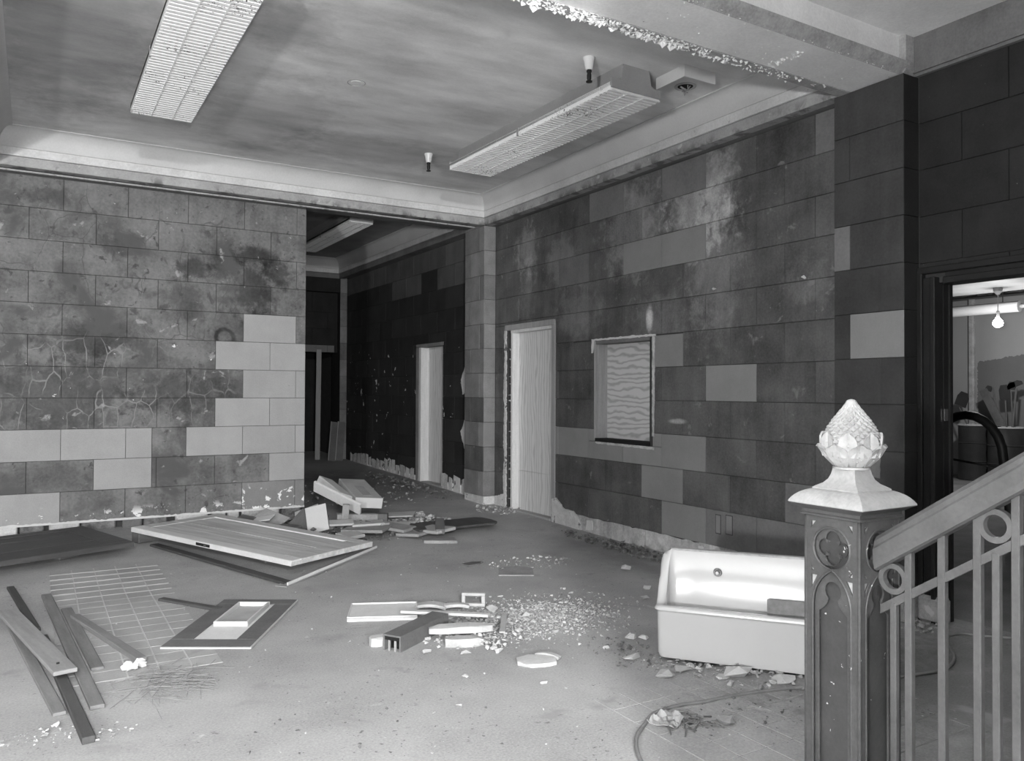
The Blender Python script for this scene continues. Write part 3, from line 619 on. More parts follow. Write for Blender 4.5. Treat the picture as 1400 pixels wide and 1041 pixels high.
# ------------------------------------------------------------------ ceiling things
def fixture(x0, x1, y0, y1, zb, label, rot=0, pitch=.048, group='fluorescent ceiling fixtures'):
    cx, cy = (x0+x1)/2, (y0+y1)/2; W, L = (x1-x0)/2, (y1-y0)/2; H = Zc-zb
    t = empty('ceiling_fixture', (cx, cy, zb), (0, 0, rot), label, 'ceiling light', group)
    m = MB()   # housing: channel on the ceiling plus sloping reflector pans
    prof = [(-W, .035), (-W, .06), (-.13, .115), (-.13, H), (.13, H), (.13, .115), (W, .06), (W, .035), (W-.012, .035), (.0, .1), (-W+.012, .035)]
    m.sweep([(p[0], 0, p[1]) for p in prof], (0, -L, 0), (0, L, 0)); m.build('housing', 'fixture', t)
    for s in (-1, 1):
        m = MB().box(-W, W, s*L-.006, s*L+.006, .02, .085, ch=.002)
        m.hull([(x, s*L+d, z) for d in (-.004, .004) for (x, z) in ((-.15, .08), (.15, .08), (-.13, H-.02), (.13, H-.02), (.11, H-.002), (-.11, H-.002))])
        m.build('end_plate', 'fixture', t)
    m = MB(); n = int(2*L/pitch)    # louvre: cross blades and lengthwise dividers
    for i in range(n+1):
        y = -L+.01+(2*L-.02)*i/n
        m.box(-W+.004, W-.004, y-.0135, y+.0135, .0, .007); m.box(-W+.004, W-.004, y-.002, y+.002, .008, .05)
    m.build('louvre', 'louvre', t, kind='stuff')
    for x in (-W/3, W/3): MB().box(x-.003, x+.003, -L+.01, L-.01, -.003, .05).build('divider', 'louvre', t)
    for x in (-W+.003, W-.003): MB().box(x-.003, x+.003, -L+.01, L-.01, .006, .062).build('louvre_side', 'louvre', t)
    MB().box(-W-.004, -W+.006, -.012, .012, .0, .07).build('joint_clip', 'fixture', t)
    return t
fixture(.632, 1.09, 4.48, 6.97, 3.66, 'long louvred fluorescent fixture in the middle of the ceiling, off toward the stained partition')
fixture(3.545, 4.025, 4.59, 7.10, 3.66, 'long louvred fluorescent fixture beside the cove of the boarded-window wall', rot=R(1.4))
f3 = fixture(3.50, 3.82, 9.96, 12.45, 3.66, 'dim fluorescent fixture in the further room beyond the opening')
for (x, y, lab) in [(3.414, 4.632, 'white bare lamp holder hanging near the peeling beam, dark socket below'), (3.415, 7.366, 'white bare lamp holder hanging near the far cove corner, dark socket below')]:
    t = empty('lamp_holder', (x, y, Zc), label=lab, cat='lamp holder', group='bare lamp holders on the ceiling')
    MB().lathe([(.044, 0), (.044, -.010), (.037, -.03), (.027, -.08), (.025, -.09)], n=24).build('porcelain_base', 'porcelain', t, smooth=40)
    MB().lathe([(.018, -.09), (.02, -.1), (.014, -.113), (.017, -.125), (.016, -.155), (.01, -.165), (.023, -.17), (.023, -.177), (.008, -.178)], n=16).build('socket', 'black', t, smooth=40)
t = empty('ceiling_cover_plate', (2.14, 5.96, Zc), label='round blank cover plate in the middle of the grey ceiling', cat='cover plate')
MB().lathe([(.045, 0), (.045, -.004), (.04, -.006), (.0, -.006)], n=32).build('plate', 'ceil', t)
MB().tube([(.068*math.cos(a), .068*math.sin(a), -.001) for a in [i*math.pi/16 for i in range(32)]], .004, 6, closed=True).build('ring_mark', 'ceil2', t)
t = empty('ceiling_box_baffle', (4.379, 4.668, Zc), label='white two-sided baffle around a gutted junction box on the ceiling', cat='junction box')
MB().box(-.302, -.29, -.314, 0, -.088, 0).build('side_panel', 'sheet_white', t)
MB().box(-.29, .01, -.314, -.302, -.088, 0).build('side_panel', 'sheet_white', t)
MB().lathe([(.085, 0), (.085, -.006), (.07, -.01), (.066, -.002), (.06, -.002), (.0, -.002)], n=28).build('box_ring', 'fixture', t)
MB().lathe([(.06, -.003), (.05, -.0035), (0, -.0035)], n=24).build('box_opening', 'void', t)
m = MB()
for i in range(7):
    a = random.uniform(0, 6.28); m.tube([(.04*math.cos(a), .04*math.sin(a), -.004), (.02*math.cos(a+1), .02*math.sin(a+1), -.03), (.03*math.cos(a+2), .03*math.sin(a+2), -.045), (.0, .01, -random.uniform(.03, .08))], .004, 5)
m.build('wires', 'fixture', t)

# ------------------------------------------------------------------ newel post
NW = .2; NX, NY = 2.128, 1.52
nc = Vector((NX+NW/2, NY+NW/2, 0))
newel = empty('newel_post', nc, label='square cast-iron newel post with gothic panels and pale pinecone finial at the stair foot', cat='newel post')
def plate(name, outer, holes, depth, bev, mat, parent, M_):
    cu = bpy.data.curves.new(name, 'CURVE'); cu.dimensions = '2D'; cu.fill_mode = 'BOTH'; cu.extrude = depth; cu.bevel_depth = bev; cu.bevel_resolution = 1
    for loop in [outer]+holes:
        sp = cu.splines.new('POLY'); sp.points.add(len(loop)-1)
        for p, q in zip(sp.points, loop): p.co = (q[0], q[1], 0, 1)
        sp.use_cyclic_u = True
    o = bpy.data.objects.new(name, cu); C.objects.link(o)
    dg = bpy.context.evaluated_depsgraph_get(); me = bpy.data.meshes.new_from_object(o.evaluated_get(dg)); bpy.data.objects.remove(o); bpy.data.curves.remove(cu)
    me.transform(M_); me.materials.clear(); me.materials.append(MT[mat])
    ob = bpy.data.objects.new(name, me); C.objects.link(ob); ob.parent = parent
    return ob
def circ(cx, cy, r, n=28, a0=0, a1=2*math.pi):
    full = abs(a1-a0-2*math.pi) < 1e-6
    return [(cx+r*math.cos(a0+(a1-a0)*i/(n if full else n-1)), cy+r*math.sin(a0+(a1-a0)*i/(n if full else n-1))) for i in range(n)]
def quatrefoil(cx, cy, off, r, n=11):
    pts = []
    for q in range(4):
        a = q*math.pi/2
        pts += circ(cx+off*math.cos(a), cy+off*math.sin(a), r, n, a-math.pi*.70, a+math.pi*.70)
    return pts
def arch(hw, zb, zs, apex, n=9):
    """pointed arch opening: springs at zs, apex height; centre line x = 0"""
    h = apex-zs; r = (h*h+hw*hw)/(2*hw); aa = math.asin(min(1, h/r)) if r > h else math.pi/2
    right = [(hw-r+r*math.cos(t), zs+r*math.sin(t)) for t in [aa*i/(n-1) for i in range(n)]]
    left = [(-x, z) for x, z in right[::-1]][1:]
    return [(-hw, zb), (hw, zb)]+right+left
def trefoil(hw, zb, zs, zc, r, n=12):
    head = circ(0, zc, r, n, -math.pi*.30, math.pi*1.30)
    c = []
    for i in range(5):
        t = i/4; c.append((hw+(head[0][0]-hw)*math.sin(t*math.pi/2)**1.5, zs+(head[0][1]-zs)*(1-math.cos(t*math.pi/2))**.8))
    return [(-hw, zb), (hw, zb)]+c[:-1]+head+[(-x, z) for x, z in c[:-1]][::-1]
ZT = 1.072; QZ = .972
MB().box(-NW/2+.022, NW/2-.022, -NW/2+.022, NW/2-.022, 0, ZT).build('shaft', 'iron_panel', newel)
for k in range(4):
    Mk = Matrix.Rotation(k*math.pi/2, 4, 'Z') @ Matrix.Translation((0, -NW/2, 0)) @ Matrix.Rotation(math.pi/2, 4, 'X')
    A = arch(.069, .06, .79, .905)
    hw = NW/2-.0006
    tri = [[(-.076, 1.052), (-.055, 1.052), (-.076, 1.025)], [(.076, 1.052), (.055, 1.052), (.076, 1.025)], [(-.076, .893), (-.06, .893), (-.076, .917)], [(.076, .893), (.06, .893), (.076, .917)],
           [(-.076, .83), (-.076, .882), (-.05, .882)], [(.076, .83), (.076, .882), (.05, .882)]]
    pl = plate('face_plate', [(-hw, .0), (hw, .0), (hw, ZT), (-hw, ZT)], [circ(0, QZ, .066), A]+tri, .003, .0014, 'iron', newel, Mk @ Matrix.Translation((0, 0, -.0045)))
    plate('quatrefoil', circ(0, QZ, .0635), [quatrefoil(0, QZ, .0275, .0268)], .0025, 0.0010, 'iron', pl, Mk @ Matrix.Translation((0, 0, -.012)))
    plate('trefoil_arch', arch(.066, .06, .79, .90), [trefoil(.052, .062, .77, .838, .031)], .0025, 0.0010, 'iron', pl, Mk @ Matrix.Translation((0, 0, -.012)))
    mm = MB().tube([Mk @ Vector((x, z, -.002)) for (x, z) in circ(0, QZ, .066)], .0042, 6, closed=True)
    mm.tube([Mk @ Vector((x, z, -.002)) for (x, z) in arch(.069, .06, .79, .905)[1:]+[(-.069, .06)]], .0042, 6); mm.build('moulding', 'iron', pl)
    for tr_ in tri:
        cx_ = sum(p[0] for p in tr_)/3; cz_ = sum(p[1] for p in tr_)/3
        MB().hull([Mk @ Vector((cx_+(p[0]-cx_)*1.15, cz_+(p[1]-cz_)*1.15, d)) for p in tr_ for d in (-.0105, -.008)]).build('spandrel_back', 'iron_pale', pl)
for sx_ in (-1, 1):
    for sy_ in (-1, 1): MB().box(sx_*(NW/2-.004)-.0045, sx_*(NW/2-.004)+.0045, sy_*(NW/2-.004)-.0045, sy_*(NW/2-.004)+.0045, 0, ZT, ch=.002).build('corner_bead', 'iron', newel)
sq = lambda h: [(-h, -h), (h, -h), (h, h), (-h, h)]
def sqlathe(prof, name, mat, parent, smooth=30):
    """square-plan moulding: prof list of (half-width, z)"""
    vs = []; fs = []
    for (h, z) in prof: vs += [(x, y, z) for x, y in sq(h)]
    for i in range(len(prof)-1):
        for j in range(4): fs.append((4*i+j, 4*i+(j+1) % 4, 4*i+4+(j+1) % 4, 4*i+4+j))
    fs += [(3, 2, 1, 0), tuple(4*(len(prof)-1)+j for j in range(4))]
    return MB().add(vs, fs).build(name, mat, parent, smooth=smooth)
sqlathe([(.098, 1.066), (.108, 1.069), (.109, 1.074), (.104, 1.078), (.104, 1.087), (.125, 1.101), (.133, 1.105)], 'cap_moulding', 'iron', newel)
sqlathe([(.133, 1.105), (.1355, 1.108), (.134, 1.112), (.129, 1.1205), (.121, 1.130), (.111, 1.1385), (.099, 1.1455), (.088, 1.150), (.083, 1.151)], 'cap', 'iron_pale', newel)
sqlathe([(.083, 1.150), (.083, 1.155), (.076, 1.160), (.060, 1.170), (.049, 1.183), (.043, 1.199), (.040, 1.213), (.040, 1.217)], 'neck', 'iron_pale', newel)
MB().lathe([(.04, 1.212), (.056, 1.216), (.056, 1.222), (.045, 1.226), (.04, 1.228)], n=28).build('collar', 'iron_pale', newel, smooth=40)
# pinecone
cone = MB(); nu, nv = 196, 140; vs = []; fs = []
def prof_r(t):   # t 0 bottom .. 1 tip
    pts = [(0, .045), (.1, .070), (.22, .0845), (.34, .0880), (.46, .0835), (.58, .0725), (.7, .057), (.82, .038), (.9, .0245), (.945, .0175), (.975, .0145), (.99, .010), (1, .0015)]
    for (a, ra), (b, rb) in zip(pts[:-1], pts[1:]):
        if t <= b:
            f = (t-a)/(b-a); f = f*f*(3-2*f)*.35+f*.65; return ra+(rb-ra)*f
    return 0
for i in range(nv+1):
    t = i/nv; r = prof_r(t); z = 1.226+.211*t
    for j in range(nu):
        a = 2*math.pi*j/nu
        p = 7*a/math.pi/1; q = 11*t**.9
        A_ = (p+q) % 1.0; B_ = (q-p) % 1.0
        A_ = (9*a/math.pi+q) % 1; B_ = (q-9*a/math.pi) % 1
        ea = min(A_, 1-A_); eb = min(B_, 1-B_)
        bump = min(min(ea, eb)*2.6, 1.0)**.6
        fade = min(1, max(0, (.95-t)/.1))*min(1, t/.12)
        rr = r+fade*(.013*bump-.009)*(.4+.6*r/.088)
        vs.append((rr*math.cos(a), rr*math.sin(a), z-fade*.004*bump))
for i in range(nv):
    for j in range(nu): fs.append((i*nu+j, i*nu+(j+1) % nu, (i+1)*nu+(j+1) % nu, (i+1)*nu+j))
fin = cone.add(vs, fs).build('pinecone_finial', 'iron_pale', newel, smooth=60)
def leaf(rad, z0, h, wdt, curl, ang, parent, k=9):
    """one acanthus-like leaf hugging the cone and curling outward at its tip"""
    vs = []; ns = 9; nt_ = 9
    for i in range(nt_):
        t = i/(nt_-1); hw = wdt*(math.sin(math.pi*min(1, (.22+.62*t)))**.7)*(1 if t < .8 else 1-.35*((t-.8)/.2))
        zz = z0+h*t; rr = rad(t)+curl*max(0, (t-.55)/.45)**2
        if t > .9: zz -= .006
        for j in range(ns):
            s = (j/(ns-1)-.5)*2; a = ang+s*hw/.085
            vein = .0045*(abs(s)**2)+(-.004 if abs(s) < .2 else 0)+(.004 if .75 < abs(s) < .95 else 0)
            r2 = rr+vein; vs.append((r2*math.cos(a), r2*math.sin(a), zz+.010*(1-abs(s)**2)*(t > .75)*t))
    n = len(vs)
    vs2 = vs+[(v[0]*.93, v[1]*.93, v[2]) for v in vs]; fs = []
    for i in range(nt_-1):
        for j in range(ns-1):
            a = i*ns+j; fs += [(a, a+1, a+ns+1, a+ns), (n+a, n+a+ns, n+a+ns+1, n+a+1)]
    for i in range(nt_-1):
        a = i*ns; b = a+ns-1; fs += [(a, a+ns, n+a+ns, n+a), (b, n+b, n+b+ns, b+ns)]
    for j in range(ns-1): fs += [(j, n+j, n+j+1, j+1), ((nt_-1)*ns+j, (nt_-1)*ns+j+1, n+(nt_-1)*ns+j+1, n+(nt_-1)*ns+j)]
    MB().add(vs2, fs).build('leaf', 'iron_pale', parent, smooth=50)
for i in range(8): leaf(lambda t: .050+.042*math.sin(min(1, t*1.1)*math.pi/2), 1.224, .068, .036, .010, math.pi/4*i+.12, fin)
for i in range(8): leaf(lambda t: .082+.009*math.sin(t*math.pi*.8), 1.255, .074, .025, .002, math.pi/4*i+.12+math.pi/8, fin)

# ------------------------------------------------------------------ stair and its balustrade
def flight():
    m = MB()
    for i in range(8): m.box(2.30, 3.6, -3.0, 1.46-.26*i, .18*i, .18*(i+1)-.003)
    return tag(m.build('stair_floor', 'floor_dark', kind='structure'), 'foot of the stair flight rising beyond the newel', 'stair')
flight()
bal = empty('stair_balustrade', (2.228, NY, 0), label='iron stair balustrade with sloping moulded handrail, square bars and rings', cat='railing')
SL = .70
def ry(y): return y-NY
def lo(y): return .795+.673*(1.52-y)      # centre of the lower sloping bar
def hr(y): return .914+.675*(1.52-y)      # underside of handrail
prof = [(-.022, 0), (-.034, .006), (-.036, .018), (-.040, .026), (-.041, .066), (-.036, .074), (-.033, .09), (-.022, .104), (0, .109), (.022, .104), (.033, .09), (.036, .074), (.041, .066), (.040, .026), (.036, .018), (.034, .006), (.022, 0)]
YE = -.2
hra = MB().sweep([(p[0], 0, p[1]) for p in prof], (0, -.002, hr(NY-.002)), (0, ry(YE), hr(YE))).build('handrail', 'iron_rail', bal, smooth=22)
MB().sweep([(x, 0, z) for x, z in ((-.007, -.014), (.007, -.014), (.007, .014), (-.007, .014))], (0, -.004, lo(NY-.004)), (0, ry(YE), lo(YE))).build('sloping_bar', 'iron_rail', bal)
ys = [1.425-.1005*i for i in range(16)]
for i, y in enumerate(ys):
    s = .011
    MB().box(-s, s, ry(y)-s, ry(y)+s, .18*max(0, int((1.46-y)/.26+1)), hr(y)+.01, ch=.0025).build('baluster', 'iron_rail', bal)
for j in range(5):
    y = 1.4735-.2985*j
    r = .0385; zc = hr(y)-r-.009
    pts = [(0, ry(y)+r*math.cos(a), zc+r*math.sin(a)) for a in [2*math.pi*i/28 for i in range(28)]]
    m = MB(); vs = []; fs = []
    for i in range(28):
        a = 2*math.pi*i/28
        for (rr, xx) in ((r-.0078, -.010), (r+.0078, -.010), (r+.0078, .010), (r-.0078, .010)): vs.append((xx, ry(y)+rr*math.cos(a), zc+rr*math.sin(a)))
    for i in range(28):
        for q in range(4): fs.append((4*i+q, 4*i+(q+1) % 4, 4*((i+1) % 28)+(q+1) % 4, 4*((i+1) % 28)+q))
    m.add(vs, fs).build('ring', 'iron_rail', bal, smooth=35)
    s = .010
    MB().box(-s, s, ry(y)-s, ry(y)+s, .18*max(0, int((1.46-y)/.26+1)), lo(y), ch=.0025).build('short_baluster', 'iron_rail', bal)

# ------------------------------------------------------------------ sink
def sink():
    W_, D_ = .98, .25
    t = empty('utility_sink', (2.905, 3.318, .018), (0, 0, math.atan2(-.79, .61)), 'large white enamelled utility sink with a high back, set down on the floor', 'sink')
    def loop(ins, z, zf=None, r=.035, n=6, x_ins=None):
        x0, x1, y0, y1 = ins, W_-ins, ins, D_-ins; pts = []
        for (cx, cy, a0) in ((x0+r, y0+r, math.pi), (x1-r, y0+r, 1.5*math.pi), (x1-r, y1-r, 0), (x0+r, y1-r, .5*math.pi)):
            for i in range(n): a = a0+math.pi/2*i/(n-1); pts.append((cx+r*math.cos(a), cy+r*math.sin(a)))
        out = []
        # resample sides so the end walls can sweep up
        full = []
        for i in range(len(pts)):
            a = Vector(pts[i]); b = Vector(pts[(i+1) % len(pts)]); L = (b-a).length
            k = 8 if i % n == n-1 else 1
            for j in range(k): full.append(a.lerp(b, j/k))
        for p in full:
            z_ = z if zf is None else zf(p.x, p.y)
            out.append((p.x, p.y, z_))
        return out
    def rim(x, y):
        s = max(0, min(1, (y-.04)/(D_-.04-.04))); z = .285+.268*(s**2.1*(1.35-.35*s))
        e = min(x, W_-x)
        if y > D_-.08 and e < .05: z -= .03*(1-e/.05)**2
        return z
    loops = [loop(.03, .0), loop(.012, .006), loop(.004, .03), loop(.0, .25)]
    loops += [loop(-.004, .258), loop(-.012, .264), loop(-.012, 0, lambda x, y: rim(x, y)-.012), loop(-.006, 0, lambda x, y: rim(x, y)-.003), loop(.004, 0, rim), loop(.028, 0, lambda x, y: rim(x, y)), loop(.036, 0, lambda x, y: rim(x, y)-.008), loop(.042, .22), loop(.050, .09), loop(.07, .075)]
    n = len(loops[0]); vs = [v for l in loops for v in l]; fs = []
    for i in range(len(loops)-1):
        for j in range(n): fs.append((i*n+j, i*n+(j+1) % n, (i+1)*n+(j+1) % n, (i+1)*n+j))
    fs += [tuple(range(n))[::-1], tuple((len(loops)-1)*n+j for j in range(n))]
    MB().add(vs, fs).build('basin', 'enamel', t, smooth=50)
    m = MB(); m.box(.04, W_-.04, D_-.034, D_+.008, .545, .5585, ch=.004); m.build('chipped_top_edge', 'enamel_edge', t)
    Mx = Matrix.Translation((.30, D_-.042, .445)) @ Matrix.Rotation(math.pi/2, 4, 'X')
    MB().lathe([(.024, -.004), (.024, .004), (.018, .009), (.016, .02), (.009, .026), (.0, .026)], n=20, M=Mx).build('tap_hole_fitting', 'chrome', t, smooth=40, label='chrome tap fitting')
    return t
sk = sink()
sm = sk.matrix_basis
bd = MB().box(-.19, .19, -.011, .011, -.055, .055, ch=.003).build('sink_board', 'plank')
bd.matrix_world = Matrix.Translation(Vector((2.905, 3.318, .018))) @ Matrix.Rotation(math.atan2(-.79, .61), 4, 'Z') @ Matrix.Translation((.755, .145, .285)) @ Matrix.Rotation(R(3), 4, 'Z') @ Matrix.Rotation(R(-22), 4, 'X')
tag(bd, 'short grey board lying inside the white sink', 'board')

# ------------------------------------------------------------------ doors and boards on the floor
def frame_from(o, ax, ay):
    o = Vector(o); x = (Vector(ax)-o).normalized(); y = Vector(ay)-o; z = x.cross(y).normalized(); y = z.cross(x)
    return Matrix(((x.x, y.x, z.x, o.x), (x.y, y.y, z.y, o.y), (x.z, y.z, z.z, o.z), (0, 0, 0, 1)))
def floor_door(o, ax, ay, wd, ln, name, label, face, edge, pale=True):
    M_ = frame_from(o, ax, ay); t = empty(name, label=label, cat='door'); t.matrix_world = M_
    th = .044
    MB().box(.0, wd, 0, ln, -th, -.012, ch=.003).build('core', face, t)
    st = .11
    MB().box(0, st, 0, ln, -.014, 0, ch=.003).build('stile', edge if pale else face, t); MB().box(wd-st, wd, 0, ln, -.014, 0, ch=.003).build('stile', face, t)
    for (a, b) in ((0, .2), (ln-.13, ln)): MB().box(st+.002, wd-st-.002, a, b, -.014, 0, ch=.003).build('rail', face, t)
    if pale: MB().box(wd-st-.02, wd-st-.004, .2, ln-.13, -.01, .003).build('inner_bead', edge, t)
    n = 4
    for i in range(n):
        a = st+(wd-2*st)*i/n
        MB().box(a+.003, a+(wd-2*st)/n-.003, .2, ln-.13, -.014, -.006+random.uniform(-.002, .003)).build('board', face, t)
    MB().box(-.004, 0, .002, ln-.002, -th+.002, -.002).build('edge_strip', edge, t)
    return t
dr = floor_door((1.73, 6.21, .135), (2.62, 6.66, .14), (.80, 8.06, .20), .93, 2.1, 'loose_door', 'stripped wooden door with pale edges lying on the floor, mortise lock in its edge', 'door_wood', 'door_edge')
MB().box(-.007, -.001, .98, 1.16, -.034, -.01).build('mortise_lock', 'black', dr)
MB().box(-.012, -.002, 1.02, 1.05, -.028, -.016).build('latch', 'chrome', dr)
dl = floor_door((.76, 7.62, .145), (.40, 8.50, .185), (-1.2, 6.72, .15), .93, 2.1, 'loose_door', 'dark panelled wooden door lying on the floor against the stained partition', 'door_dark', 'door_dark', pale=False)
MB().tube([(.2, .02, -.06), (.2, -.05, -.06), (.28, -.06, -.06)], .022, 8).build('door_knob', 'slab', dl)
for (x, y, z, sx, sy, sz, lab) in [(.25, 7.72, 0, .1, .09, .085, 'dark block propping the dark panelled door'), (1.75, 6.85, 0, .1, .12, .075, 'dark block under the corner of the pale-edged door'), (.95, 8.15, 0, .15, .12, .1, 'dark block under the far end of the pale-edged door'), (2.3, 6.95, 0, .1, .1, .075, 'dark block under the near edge of the pale-edged door')]:
    z0 = floorz(y); o = MB().box(-sx, sx, -sy/2, sy/2, 0, sz-.0, ch=.008).build('prop_block', 'slab_dark', loc=(x, y, z0), rot=(0, 0, R(random.uniform(0, 90)))); tag(o, lab, 'block')
def plank(pts, wd, th, mat, label, name='loose_plank', group=None, cat='plank', z=(0, 0)):
    """board from a to b (x,y) lying on the floor or other boards; z = height of its underside at both ends"""
    a, b = pts; a3 = Vector((a[0], a[1], floorz(a[1])+z[0])); b3 = Vector((b[0], b[1], floorz(b[1])+z[1]))
    d = (b3-a3); L = d.length; y = d.normalized(); x = y.cross(Vector((0, 0, 1))).normalized(); zz = x.cross(y)
    M_ = Matrix(((x.x, y.x, zz.x, a3.x), (x.y, y.y, zz.y, a3.y), (x.z, y.z, zz.z, a3.z), (0, 0, 0, 1)))
    o = MB().box(-wd/2, wd/2, 0, L, .001, th, ch=min(.003, th/5)).build(name, mat); o.matrix_world = M_
    return tag(o, label, cat, group)
G_ = 'loose boards on the floor'
plank(((.265, 4.10), (.09, 6.49)), .062, .02, 'plank', 'long narrow grey board on the floor with its far end uncovered', group=G_)
plank(((.115, 4.10), (-.10, 5.80)), .055, .018, 'plank', 'narrow board running under the edge of the pale top plank', group=G_)
plank(((.21, 3.72), (.06, 5.4)), .05, .03, 'plank_dark', 'thick dark batten reaching furthest toward the bottom of the picture', group=G_)
plank(((.03, 5.6), (-.13, 6.83)), .045, .02, 'plank_dark', 'dark board whose far end sticks out beyond the pale top plank', group=G_)
plank(((.30, 4.67), (.20, 6.05)), .062, .016, 'plank', 'short grey board lying between the long board and the slanting stick', group=G_)
plank(((.51, 4.68), (.24, 5.79)), .055, .03, 'plank', 'slanting stick resting by the lump of white plaster', group=G_)
plank(((.150, 4.52), (-.13, 5.95)), .108, .022, 'plank_top', 'broad pale plank laid across the other boards', group=G_, z=(.052, .052))
MB().box(-.014, .0, .12, .125, .022, .03).build('nail', 'black', bpy.data.objects['loose_plank.006']) if 'loose_plank.006' in bpy.data.objects else None
plank(((1.07, 5.53), (.77, 6.0)), .05, .02, 'plank_dark', 'short dark stick on the bare floor beside the framed panel', cat='stick')
plank(((1.585, 5.97), (2.66, 6.91)), .10, .008, 'plank_top', 'flat metal strip lying along the near edge of the pale-edged door', name='channel_strip', cat='strip')
plank(((1.63, 5.955), (2.70, 6.895)), .012, .024, 'door_edge', 'thin raised strip lying on the flat metal strip', name='edge_lath', cat='strip', z=(.008, .008))
plank(((.95, 7.9), (1.66, 6.02)), .08, .02, 'plank_dark', 'dark board hidden in shadow under the pale-edged door', z=(0, 0))
# framed panel
t = empty('framed_panel', label='dark-bordered panel with a small white window frame, flat on the floor', cat='panel')
t.matrix_world = frame_from((.625, 4.87, .004), (1.06, 4.615, .004), (1.24, 5.72, .004))
PW, PL = .505, 1.02
MB().box(.0, PW, 0, PL, 0, .008).build('backing', 'card_pale', t)
for (a, b, c, d) in ((0, PW, 0, .135), (0, PW, PL-.115, PL)): MB().box(a, b, c, d, .008, .013, ch=.002).build('border', 'slab_dark', t)
for (a, b) in ((0, .13), (PW-.125, PW)): MB().box(a, b, .137, PL-.117, .008, .013, ch=.002).build('border', 'slab_dark', t)
MB().box(0, PW, -.003, .0, .0, .009).build('pale_edge', 'sheet_white', t); MB().box(PW, PW+.003, 0, PL, 0, .014).build('pale_edge', 'sheet_white', t)
fx0, fx1, fy0, fy1 = .15, .36, .40, .87
for (a, b, c, d) in ((fx0, fx1, fy0, fy0+.014), (fx0, fx1, fy1-.014, fy1), (fx0, fx0+.014, fy0+.015, fy1-.015), (fx1-.014, fx1, fy0+.015, fy1-.015)): MB().box(a, b, c, d, .008, .038, ch=.002).build('window_frame_bar', 'sheet_white', t)
MB().box(fx0+.015, fx1-.015, fy0+.015, fy1-.015, .008, .011).build('pane_board', 'card', t)

# ------------------------------------------------------------------ heap of boxes and slabs by the opening
def pbox(name, label, cat, loc, size, yaw=0, pitch=0, roll=0, mat='card', group=None, ch=.004, openbox=False, z=None):
    sx, sy, sz = size
    o_z = floorz(loc[1])+(loc[2] if len(loc) > 2 else 0)
    if openbox:
        th = .012
        m = MB().box(-sx/2, sx/2, 0, sy, 0, th).box(-sx/2, sx/2, 0, th, 0, sz).box(-sx/2, sx/2, sy-th, sy, 0, sz).box(-sx/2, -sx/2+th, 0, sy, 0, sz).box(sx/2-th, sx/2, 0, sy, 0, sz)
    else: m = MB().box(-sx/2, sx/2, 0, sy, 0, sz, ch=min(ch, min(size)/4))
    o = m.build(name, mat, loc=(loc[0], loc[1], o_z), rot=Euler((R(pitch), R(roll), R(-yaw)), 'XYZ'))
    return tag(o, label, cat, group)
b1 = pbox('carton', 'large grey carton with a pale end on top of the heap', 'box', (3.07, 8.10, .16), (.30, .74, .115), 4, 10, 5, 'card')
MB().box(-.15, .15, -.004, .002, .004, .112).build('end_flap', 'sheet_white', b1)
MB().box(-.05, .05, .08, .45, .113, .118).build('tape_strip', 'slab', b1)
b2 = pbox('carton', 'narrow pale carton with a slot in its side, leaning on the heap', 'box', (2.84, 8.22, .21), (.17, .56, .10), -12, 15, 20, 'card_pale')
MB().box(.079, .083, .12, .2, .035, .06).build('slot', 'void', b2)
pbox('sheet_trough', 'long pale sheet leaning down the front of the heap', 'panel', (2.93, 7.95, .13), (.03, .62, .13), -28, 22, -22, 'card_pale')
pbox('loose_sheet', 'bright tilted sheet facing out of the heap below the cartons', 'panel', (2.42, 7.72, .03), (.21, .30, .01), 24, 52, -14, 'sheet_white')
pbox('loose_sheet', 'grey sheet standing behind the bright tilted sheet', 'panel', (2.42, 8.1, .06), (.26, .2, .015), 30, 40, -20, 'card')
pbox('loose_sheet', 'dark sheet leaning at the left of the bright tilted sheet', 'panel', (2.27, 8.0, .02), (.22, .26, .02), 55, 35, 10, 'slab_dark')
pbox('loose_sheet', 'mid-grey board slanting against the torn partition base', 'panel', (2.0, 8.25, .03), (.34, .22, .02), 60, 28, 12, 'slab')
pbox('loose_sheet', 'dark bent board between the partition base and the heap', 'panel', (1.78, 8.45, .02), (.3, .18, .02), 75, 22, 0, 'slab_dark')
pbox('loose_sheet', 'small pale tile propped on rubble before the partition', 'panel', (1.95, 8.12, .10), (.2, .14, .014), 40, 12, -10, 'card_pale')
pbox('loose_sheet', 'bright thin plate behind the big carton', 'panel', (3.15, 8.55, .22), (.36, .2, .012), 10, 20, 5, 'sheet_white')
pbox('wood_block', 'upright wooden offcut in the middle of the heap', 'block', (2.72, 7.85, .04), (.07, .05, .22), 20, 0, 6, 'slab')
pbox('wood_block', 'long grey beam offcut under the big carton', 'block', (2.9, 7.95, .03), (.42, .1, .1), 14, 0, 2, 'slab')
pbox('wood_block', 'dark block at the right end of the beam offcut', 'block', (3.14, 7.86, .02), (.1, .1, .11), 30, 0, 0, 'slab_dark')
pbox('loose_sheet', 'pale flat slab jutting out right of the big carton', 'panel', (3.33, 7.93, .07), (.34, .22, .015), 35, 4, -3, 'card')
